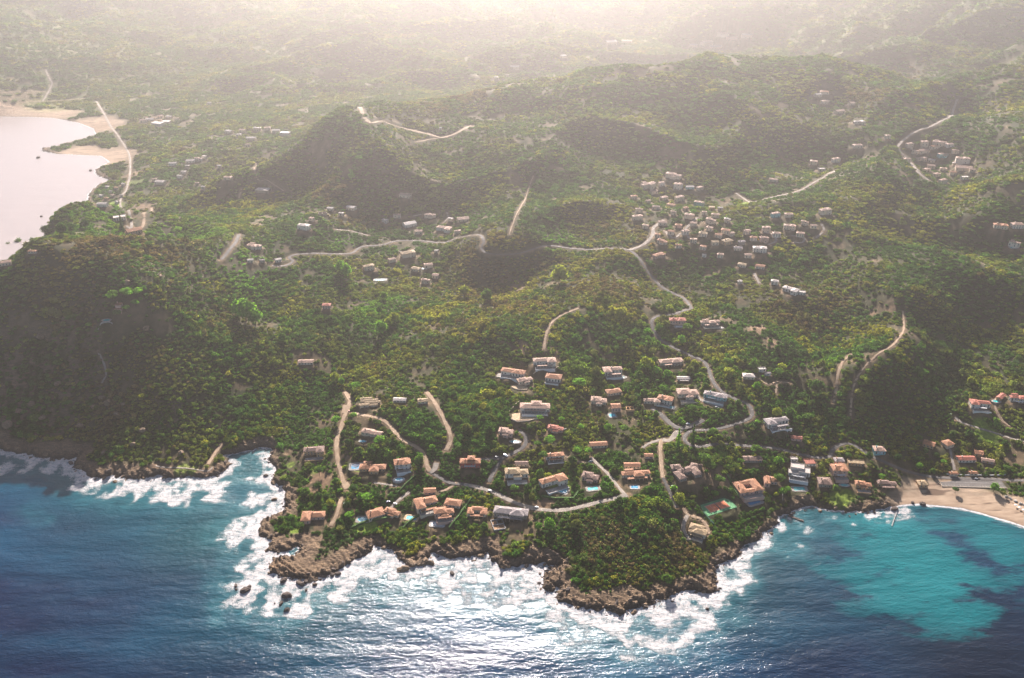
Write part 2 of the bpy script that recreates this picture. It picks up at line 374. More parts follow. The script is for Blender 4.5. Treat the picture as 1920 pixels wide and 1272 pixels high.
# sea
b = MatB("sea_water"); p = b.bsdf(.2, .23); p.inputs["IOR"].default_value = 1.34
sd_ = b.attr("sd").outputs["Fac"]; sandy = b.attr("sandy").outputs["Fac"]; deep = b.attr("deep").outputs["Fac"]
base = b.ramp(b.noise(.010, 3, stretch=(.7, 1.6, 1), rot=.25), [(.35, (.0001, .011, .050)), (.65, (.0002, .044, .098))])
base = b.mix(b.attr("teal").outputs["Fac"], base, (.001, .052, .066))
base = b.mix(deep, base, (.0004, .004, .012))
base = b.mix(b.rangef(b.attr('rough').outputs['Fac'], .2, 1, 1, 0), base, (.30, .255, .24))  # pale far bay: glare of the hazy sky painted into the water colour
sn = b.math('ADD', sandy, b.math('MULTIPLY', b.math('SUBTRACT', b.noise(.02, 5, .66, stretch=(.7, 1.7, 1), rot=-.35), .52), 2.8))
base = b.mix(b.math('MULTIPLY', b.rangef(sn, .36, .70), sandy), base, (.0002, .105, .118))
fm = b.attr("foam").outputs["Fac"]
fn = b.mix(.55, b.noise(.11, 6, .72, stretch=(.55, 1.8, 1), rot=-.3), b.noise(.9, 4, .75))
lace = b.rangef(b.math('SUBTRACT', b.math('MULTIPLY', fm, .50), b.math('MULTIPLY', fn, 1.0)), -.15, .0)
edge = b.math('MULTIPLY', b.rangef(b.math('ADD', sd_, b.math('MULTIPLY', b.noise(.3, 3), 4.0)), -1.5, .6), b.rangef(fm, .03, .12))
foam = b.math('MAXIMUM', b.math('MULTIPLY', lace, b.rangef(fm, .02, .15)), edge, clamp=True)
base = b.mix(b.math('MULTIPLY', fm, .45), base, (.03, .17, .19))
b.l(b.mix(foam, base, b.ramp(b.noise(.25, 4, .7), [(.35, (.20, .25, .27)), (.55, (.52, .48, .46))])), p.inputs["Base Color"])
b.l(b.rangef(foam, 0, 1, .15, .75), p.inputs["Roughness"])
h1 = b.noise(.018, 2, .5, stretch=(.75, 2.0, 1), rot=-.28); h2 = b.noise(.09, 3, .6, stretch=(.8, 1.9, 1), rot=-.22); h4 = b.noise(.2, 3, .6, stretch=(.8, 2.0, 1), rot=-.2); h3 = b.noise(.7, 3, .7, stretch=(1, 1.5, 1), rot=-.1)
hh = b.math('ADD', b.math('ADD', b.math('MULTIPLY', h1, 3.0), b.math('MULTIPLY', h4, .5)), b.math('ADD', b.math('MULTIPLY', h2, .7), b.math('MULTIPLY', h3, .17)))
hh = b.math('MULTIPLY', hh, b.attr("rough").outputs["Fac"])
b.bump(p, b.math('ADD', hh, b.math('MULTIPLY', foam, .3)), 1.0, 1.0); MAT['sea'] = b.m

# leaves: tint comes with each plant
def leaf_mat(name, col=None):
    b = MatB(name)
    if col is None: t = b.attr("tint", 'INSTANCER').outputs["Color"]
    else: t = b.ramp(b.noise(.5, 3, vec=b.coord(True)), [(.3, tuple(q*.6 for q in col)), (.7, tuple(q*1.35 for q in col))])
    v = b.ramp(b.noise(1.3, 2, vec=b.n("ShaderNodeTexCoord").outputs["Object"]), [(.3, (.62, .62, .62)), (.7, (1.3, 1.3, 1.3))])
    t = b.mix(1.0, t, v, 'MULTIPLY')
    d = b.n("ShaderNodeBsdfDiffuse"); tr = b.n("ShaderNodeBsdfTranslucent"); ms = b.n("ShaderNodeMixShader")
    b.l(t, d.inputs[0]); b.l(b.mix(1.0, t, (1.5, 1.6, .6), 'MULTIPLY'), tr.inputs[0]); ms.inputs[0].default_value = .40
    b.l(d.outputs[0], ms.inputs[1]); b.l(tr.outputs[0], ms.inputs[2]); b.l(ms.outputs[0], b.out.inputs[0]); return b.m
MAT['leaf'] = leaf_mat("maquis_leaves")

# ------------------------------------------------------------ features in picture points
ROADS = [  # kind, width m, points
 ("asphalt", 6, "448,440 441,456 426,474 415,487"), 
 ("asphalt", 5, "510,498 532,499 549,491 542,482 556,477 581,475 620,476 651,476 662,474 680,462 718,459 745,452 790,452 838,454 858,446 896,440 907,452 902,466 916,476 954,477 983,473 1021,461 1051,463 1109,468 1151,466 1179,469 1197,483 1212,505 1227,525 1245,541 1265,551 1285,562 1296,579 1287,581 1262,589 1232,593 1222,603 1226,619 1235,634 1252,646 1292,666 1318,676 1328,692 1338,717 1353,734 1378,748 1402,758 1410,772 1406,784 1382,794 1350,803 1325,806 1296,808 1283,820 1290,832 1312,838 1345,832 1400,836 1450,840 1500,852 1552,858 1562,842 1582,831 1600,834 1640,858 1690,880 1740,893 1800,897 1870,899 1990,897"),
 ("asphalt", 7, "1222,764 1242,780 1258,795 1276,803 1300,797 1318,787"), ("dust", 7, "1278,802 1266,815 1255,826 1242,824"),
 ("track", 5, "1240,824 1238,842 1240,872 1243,896"), ("asphalt", 4, "1243,896 1251,912 1262,936 1269,952"),
 ("dust", 4, "1242,824 1218,831 1205,840"),
 ("dust", 6, "1176,928 1150,935 1110,945 1072,954 1040,957 1000,953 962,941 930,925 902,915 870,908"), ("asphalt", 5, "870,908 842,905 826,896 806,884"),
 ("track", 6, "806,884 800,872 797,858 790,845 775,835 755,825 742,812 730,797 714,785 690,780 660,774"), ("dust", 6, "806,886 815,880 818,868"),
 ("track", 6, "648,735 655,750 653,764 645,782 640,800 633,818 631,838 633,860 639,885 646,912"), ("track", 9, "646,905 652,916"), ("track", 9, "650,760 646,775"),
 ("track", 5, "640,932 635,952 630,968 620,986"), ("track", 6, "800,735 812,750 820,763 832,785 842,808 845,826 836,845"),
 ("asphalt", 5, "895,862 925,860 942,858 966,848 983,836 986,818 972,806"), ("asphalt", 5, "942,858 926,884 917,904"),
 ("dust", 4, "1108,858 1122,872 1141,890 1160,914 1174,930"), ("track", 4, "1058,853 1082,866 1110,868"),
 ("dust", 4, "1305,737 1314,750 1338,760 1354,766"), ("dust", 4, "768,922 745,940 728,958"), ("track", 4, "856,905 838,918 822,922"),
 ("dust", 4, "1792,782 1802,792 1832,802 1872,814 1990,836"), ("dust", 3, "1790,882 1783,850 1780,830"),
 ("track", 5, "1282,953 1291,966 1312,972 1326,988 1328,1002"), ("dust", 4, "1289,966 1281,985 1286,1002 1296,1013"),
 ("track", 3, "1693,583 1695,610 1691,626 1671,650 1642,668"), ("track", 3, "1642,668 1620,690 1602,720 1596,755 1595,785"),
 ("track", 4, "1598,664 1582,676 1572,700 1568,730 1563,755"), ("track", 4, "1085,578 1060,588 1042,598 1030,612 1023,632 1020,656"),
 ("track", 9, "660,202 680,213 720,228 762,242 802,251 830,258 860,247 884,236"), ("track", 4, "830,258 802,262 780,266"),
 ("dust", 5, "1795,186 1788,205 1782,218 1750,235 1720,245 1695,262 1684,278 1702,300 1722,322 1740,338"),
 ("dust", 4, "1572,318 1550,329 1530,340 1505,355 1480,363 1440,372 1410,379 1394,372 1380,362"),
 ("track", 1.8, "1000,330 990,358 975,390 965,410 955,440"), ("track", 4, "480,306 478,322 500,336 532,358"), ("track", 4, "452,355 448,372"),
 ("dust", 6, "1179,469 1210,456 1224,440 1226,427 1245,412"), ("dust", 4, "1247,434 1262,447 1276,438"), ("dust", 4, "1292,447 1286,430 1308,408"),
 ("dust", 4, "1430,436 1450,440 1455,452 1440,459"), ("dust", 4, "1484,442 1508,445 1504,456 1488,454"), ("dust", 4, "1540,420 1545,432 1530,446"),
 ("dust", 4, "1414,512 1424,532"), ("dust", 5, "85,130 94,150 97,158 80,190"), ("track", 5, "0,174 40,171 82,172"), ("track", 6, "40,192 80,190 165,184"),
 ("dust", 6, "180,190 194,212 208,238"), ("dust", 4.5, "208,238 226,262 242,290 244,322 238,352 226,388 244,406 236,424"), ("track", 5, "256,428 270,405 284,390"),
 ("dust", 2.5, "183,658 194,680 199,703 190,719"), ("track", 5, "415,832 402,850 390,870"), ("dust", 2, "398,876 392,884 375,882 340,879 292,876"),
 ("track", 3, "1412,704 1440,722 1455,716 1455,738"), ("track", 3, "1455,715 1480,718"), ("dust", 4, "775,405 790,402"), ("dust", 3, "838,398 840,408 832,418"),
 ("dust", 3, "628,430 660,434 690,442"), ("track", 4, "1870,742 1866,762 1880,790 1895,800"), ("dust", 3, "1440,1000 1400,985") if False else ("dust", 3, "700,905 745,912"),
]
roads = []
for kind, wd, pts in ROADS:
    q = np.array([[float(z) for z in t.split(",")] for t in pts.split()])
    x, y, _ = hit(q[:, 0], q[:, 1])
    # smooth curve through the points
    P_ = np.stack([x, y], 1); o = []
    for i in range(len(P_)-1):
        p0, p1, p2, p3 = P_[max(i-1, 0)], P_[i], P_[i+1], P_[min(i+2, len(P_)-1)]
        m = max(2, int(np.linalg.norm(p2-p1)/4))
        for k in range(m):
            t = k/m
            o.append(.5*((2*p1)+(p2-p0)*t+(2*p0-5*p1+4*p2-p3)*t*t+(3*p1-p0-3*p2+p3)*t**3))
    o.append(P_[-1]); o = np.array(o)
    z = height(o[:, 0], o[:, 1])
    for _ in range(6): z[1:-1] = (z[:-2]+z[1:-1]*2+z[2:])/4
    roads.append([kind, wd*(.78 if kind == 'track' else .92), o, z])
rc = np.concatenate([r[2] for r in roads]); rz = np.concatenate([r[3] for r in roads]); rw = np.concatenate([np.full(len(r[2]), r[1]) for r in roads])

BARE = [(600, 905, 16, 1), (588, 912, 13, 1), (1345, 915, 14, .8), (1320, 925, 16, .7), (1300, 930, 13, .7), (1375, 925, 9, .8), (765, 912, 11, .5), (1010, 958, 9, .9), (1025, 957, 8, .9),
 (1650, 668, 6, 1), (1620, 668, 6, 1), (1405, 690, 12, .8), (1432, 712, 12, .8), (1415, 685, 8, 1), (1300, 775, 12, .4), (1330, 778, 10, .5), (985, 785, 9, .5), (1040, 725, 9, .8), (1042, 738, 8, .8),
 (900, 585, 1, .0), (968, 582, 14, .7), (950, 575, 10, .7), (1330, 585, 14, .5), (700, 845, 8, .6), (655, 845, 8, .6), (655, 868, 8, .7), (490, 352, 20, .9), (470, 358, 16, .9),
 (265, 395, 26, .9), (250, 330, 26, .8), (220, 345, 20, .6), (235, 310, 18, .6), (290, 222, 34, .8), (310, 228, 30, .8), (620, 400, 14, .8), (600, 395, 12, .8), (1250, 400, 22, .6), (1265, 415, 16, .5),
 (1330, 470, 18, .6), (1360, 480, 20, .6), (1390, 478, 14, .6), (1470, 445, 16, .5), (1530, 440, 14, .5), (1545, 175, 26, .6), (1575, 205, 22, .6), (1610, 228, 18, .7), (1740, 320, 16, .5),
 (1770, 290, 24, .35), (1800, 310, 18, .4), (1900, 865, 12, .5), (1890, 770, 9, .6), (770, 463, 12, .5), (1355, 70, 60, .8), (1300, 78, 40, .6), (40, 195, 60, .6), (110, 195, 60, .5),
 (60, 185, 30, .5), (190, 235, 28, .7), (650, 945, 8, .6), (660, 960, 8, .7), (735, 925, 9, .5), (720, 935, 7, .5), (1040, 990, 10, .35), (985, 1000, 10, .4), (960, 985, 12, .6), (930, 988, 8, .8), (1200, 1060, 0.1, .1),
 (975, 722, 12, .7), (942, 712, 7, .5), (395, 878, 5, .8), (540, 850, 6, .6), (580, 950, 4, .3), (1225, 840, 8, .5), (575, 675, 8, .5), (350, 500, 20, .3), (330, 497, 16, .3), (1140, 725, 6, .5), (1180, 778, 6, .5), (1282, 800, 6, .3)]
LAWN = [(680, 984, 9, 1), (697, 986, 6, .8), (1035, 922, 10, 1), (1060, 928, 8, 1), (1105, 922, 8, .8), (675, 890, 7, .8), (770, 982, 5, .8), (1352, 883, 7, .9), (1000, 930, 5, .4), (1415, 930, 6, .6),
 (1575, 935, 11, .8), (1590, 928, 8, .7), (1850, 826, 12, .9), (1835, 815, 10, .9), (205, 388, 26, .9), (545, 872, 5, .6), (552, 990, 5, .8), (590, 888, 5, .6), (1385, 468, 7, .8), (1480, 712, 6, .3), (340, 878, 8, .7),
 (360, 878, 6, .7), (105, 195, 80, .3), (160, 190, 60, .2), (1170, 690, 3, .3), (255, 345, 20, .4)]

# things that flatten the ground under them: x, y, r_in, r_out, z  (filled by the builders' tables)
PADS = []
def padded(x, y, z):
    """ground after roads are cut in and plots levelled"""
    z = z.copy(); shp = z.shape
    xf, yf, zf = x.ravel(), y.ravel(), z.ravel()
    for (px, py, ri, ro, pz) in PADS:
        m = np.nonzero((np.abs(xf-px) < ro) & (np.abs(yf-py) < ro))[0]
        if len(m):
            d = np.hypot(xf[m]-px, yf[m]-py); k = 1-sstep(ri, ro, d); zf[m] = zf[m]*(1-k)+pz*k
    # roads: nearest centre point, found cell by cell
    cell = 24.0; kx = np.floor(xf/cell).astype(int); ky = np.floor(yf/cell).astype(int)
    key = kx*100003+ky; order = np.argsort(key, kind='stable'); ks = key[order]
    rkx = np.floor(rc[:, 0]/cell).astype(int); rky = np.floor(rc[:, 1]/cell).astype(int)
    cells = {}
    for i, (a, c_) in enumerate(zip(rkx, rky)):
        for da in (-1, 0, 1):
            for dc in (-1, 0, 1): cells.setdefault((a+da)*100003+c_+dc, []).append(i)
    dist = np.full(xf.shape, 99.0)
    for k_, ids in cells.items():
        s, e = np.searchsorted(ks, k_), np.searchsorted(ks, k_, 'right')
        if s == e: continue
        m = order[s:e]; ids = np.array(ids)
        d = np.hypot(xf[m, None]-rc[ids, 0], yf[m, None]-rc[ids, 1]); j = d.argmin(1); dm = d[np.arange(len(m)), j]; hw = rw[ids][j]*.5
        kk = 1-sstep(hw+1.2, hw+6.5, dm); zf[m] = zf[m]*(1-kk)+(rz[ids][j]-.35)*kk; dist[m] = dm-hw
    return zf.reshape(shp), dist.reshape(shp)
# ------------------------------------------------------------ tables of houses, pools and the rest (picture points -> ground)
# u, v, width px, depth ratio, turn deg, form, wall m, roof, wall, options | short name | rest of the label
HOUSES = """
590,848,36,.55,8,L,5.5,b,O,ct|brown roofed villa west of the dirt track|with a flat terrace in front
698,812,38,.4,-14,V,3.4,p,C,c|long pink villa above the kidney pool|half hidden by shrubs
699,878,46,.6,0,T,3.6,o,O,c|big orange tiled villa with three wings|beside the white pool deck
755,872,28,.8,14,A,5.8,o,W,bt|two storey white villa with arcade|standing above its own turquoise pool
882,870,35,.5,0,K,6.2,o,R,b|red walled villa with orange tower roof|on the dark slope
693,755,40,.6,8,S,3.2,y,C,|stepped terrace of straw coloured roofs|east of the dirt track
750,750,22,.3,-3,G,3,w,W,|long low white roofed villa|among trees right of the stepped terrace
793,752,17,.6,10,G,3,y,C,|small cottage beside the dirt clearing|with straw coloured roof
588,970,40,.6,4,l,4,o,P,c|orange L shaped villa at the rocky point|nearest the western shore
704,964,30,.7,24,H,3.6,o,C,c|hipped villa behind the round pool|with folded orange roofs
735,962,30,.6,-22,M,3.4,o,C,|orange villa right of the round pool villa|with a wing turned to the drive
799,944,40,.7,20,l,4.2,o,C,ta|large orange villa above the oblong pool|with glazed terrace
806,921,20,.6,4,G,3,o,P,|small orange outbuilding at the road end|with a grey lean-to
832,962,36,.65,10,M,4,o,P,ta|pink tiled villa behind the white covered pool|with hipped middle roof
850,944,28,.6,-12,H,3.2,o,C,|single hipped bungalow above the pink villa|with one broad orange roof
895,960,34,.6,-4,U,3.6,o,C,a|white arched villa with U shaped orange roof|standing alone in shrubs
958,964,60,.4,-10,A,5,g,B,ab|long greyish villa with pillared arcade|largest building above the middle shore
968,890,42,.6,4,M,5.2,y,W,tc|beige roofed villa with broad white terrace|below its small shed
978,869,22,.3,0,G,2.6,b,C,|low brown shed above the beige roofed villa|beside a clipped hedge
1037,904,48,.45,26,L,5.4,o,W,ct|white villa by the emerald lawn|with orange tiled tower end
1106,897,30,.8,-16,M,4.6,b,P,c|brownish hipped villa above the pale pool|with rounded porch
1040,857,32,.4,8,A,4.6,o,W,at|long white gabled villa beside twin round pines|with glazed veranda
1122,834,30,.4,6,G,3.2,o,C,|pale orange barn like house|on the scrub slope
1041,805,28,.6,-12,M,3.6,r,P,|red roofed villa with pale retaining wall|alone on the dark slope
948,812,26,.8,-10,M,4.4,p,P,c|pink roofed villa beside the kidney pool|on the bend of the drive
1003,764,52,.28,-2,K,4.6,p,W,at|long cream villa with walled courtyard|crowning the middle rise
1021,680,40,.45,4,L,5.4,p,W,ta|hilltop white villa at the end of the footpath|topmost of its cluster
962,699,42,.36,-16,A,4.2,o,W,t|long pink villa with white deck on its left|on the hilltop cluster
984,714,28,.6,24,M,3.6,p,C,c|villa above the round stone terrace|in the hilltop cluster
1038,709,27,.6,-14,H,4.6,o,W,t|hip roofed house above the bare garden plot|in the hilltop cluster
1148,696,34,.5,8,l,4.8,p,W,at|white villa above the oval turquoise pool|below the scrub ridge
1150,735,26,.5,14,H,3.6,o,C,|orange hipped house on its own knoll|between round pines
1122,753,28,.8,-8,M,4,p,C,c|clustered pink villa left of the corner pool|with several small roofs
1154,765,16,.9,4,G,5,o,P,|narrow pink house standing over a turquoise pool|with one gable
1181,766,14,.9,0,R,3,O,O,|roofless ochre shell with open rooms|at the end of the lane
1222,753,28,.5,0,L,3.6,p,C,|pinkish double house beside the paved forecourt|left of the hipped villa
1247,751,26,.7,-22,A,5,o,W,ct|hipped white villa with turquoise terrace|above the road junction
1288,740,38,.75,4,M,5,p,C,t|pink roofed villa with white front terrace|above the yellow bank
1341,744,40,.42,-22,A,4.6,g,T,bt|pale blue villa with grey roofs|below the main road
1258,679,42,.34,10,A,3.8,p,W,a|long arcaded villa on the upper slope|with white arches in shade
1281,710,22,.4,0,G,3.2,w,C,a|small flat pavilion with shaded porch|above the pink villa
1192,890,50,.34,6,T,3.8,o,C,a|long orange villa with veranda and posts|right of the lower valley
1185,873,28,.36,0,G,3,o,C,|narrow orange outbuilding behind the veranda villa|under trees
1288,889,46,.62,22,U,3.8,b,B,c|sprawling brown villa with courtyard|right of the straight track
1267,877,17,.7,8,H,3,b,B,|small brown lodge left of the courtyard villa|under dense trees
1305,875,19,.6,-18,H,3.2,b,O,|small hip roofed annex right of the courtyard villa|under dense trees
1401,914,44,.75,14,Q,4,o,P,t|big pink villa with square atrium|beside the tennis court lane
1444,903,24,.9,-8,l,4.2,o,P,c|bright orange villa at the top of the sea wall|partly hidden by a pine
1410,861,32,.4,0,G,3,b,B,|plain brown rectangular roof|alone below the road
1455,792,44,.42,14,l,4.6,g,W,at|white villa with grey roof in woodland|left of the wooded gully
1308,998,34,.75,-24,Y,4.4,y,C,ta|five sided villa ringed by a curved wall|alone on the eastern bluff
1498,884,38,.8,-16,W,4.6,w,W,bt|stepped white modern villa with small openings|above the terraced turquoise pool
1517,867,18,.8,4,F,3,r,W,|flat red terrace roof edged in white|behind the stepped white villa
1488,861,12,.6,0,F,3,w,W,|small white flat cottage|left of the red terrace roof
1572,885,26,1.0,2,A,7,o,P,bt|tall pink house with slatted balconies|highest house near the little bay
1572,864,16,.7,0,H,3.4,g,P,|mauve roofed house behind the tall pink house|with a white dome
1604,868,28,.35,-8,F,3.4,y,O,|low yellow house with flat steps|right of the mauve roof
1545,905,22,.9,-6,H,4,b,B,|shaded brown house|in the trees left of the tall pink house
1617,911,28,.6,-10,M,4,o,O,ct|ochre house with round gables|above the shore lawn
1661,908,34,.45,-4,M,3.6,b,O,a|brown shore house with two ridge roofs|overlooking the rocks
1728,907,15,.9,0,H,3.2,y,O,|small straw coloured hut|at the west end of the beach
1647,845,19,.8,-4,H,4.6,p,T,b|pale turquoise two storey cottage|alone below the wooded spur
1741,833,18,.8,-34,G,3.4,o,O,|orange gabled cottage in shade|under the wooded spur
1776,832,16,.9,20,H,3.4,o,C,|tiled cottage at the lane bend|above the beach road
1810,861,30,.4,0,G,3.4,r,W,|white house with dark red roof|above the beach car park
1834,850,13,.9,-20,G,3.4,o,O,|small orange roof right of the dark red roof|half under trees
1851,864,20,.4,-18,G,3,p,P,|low pink house|right of the small orange roof
1787,888,14,.4,0,G,2.6,o,C,|tiny orange beach kiosk|at the foot of the steep lane
1824,887,13,.5,0,G,2.6,o,C,|second orange beach kiosk|right of the steep lane
1836,759,34,.5,-10,l,5,r,W,bt|white villa with red roof and dark windows|above the eastern road
1876,744,20,.3,42,G,3,r,O,|narrow red roofed strip house|running down beside the small pool
1910,749,32,.5,-4,T,5.2,r,W,b|white house with red roofs at the picture edge|right of the strip house
1493,822,18,.5,-10,G,3,r,P,|small reddish house in dark woods|above the little bay
1216,855,14,.6,0,G,3,o,P,|tiny pink house|left of the straight track
1403,706,20,.6,-8,H,3.4,w,C,|pale cottage beside the bare building site|on the upper slope
1428,692,13,.6,6,F,2.8,w,W,|white site shed|behind the bare building site
1439,700,10,.6,0,F,2.6,g,W,|small grey site hut|right of the white site shed
1270,602,28,.5,0,A,4,r,P,|red roofed villa by the white edged pool|inside the hairpin bend
1331,606,34,.4,6,T,4,p,C,at|long pink villa with two white terraces|right of the hairpin bend
574,679,26,.34,2,G,3.2,p,C,|lone pale cottage in the western valley|beside a footpath
225,577,10,1.0,0,T1,7,o,P,|slim pinkish tower house among round pines|on the western headland
10,494,20,.5,24,G,4,p,C,|pinkish house at the left picture edge|on the western headland crest
62,472,14,.4,0,H,3,o,C,|small orange roof on the headland crest|near the bay
613,575,14,.7,0,H,4,r,P,|small red house with arched front|in the wooded valley
"""
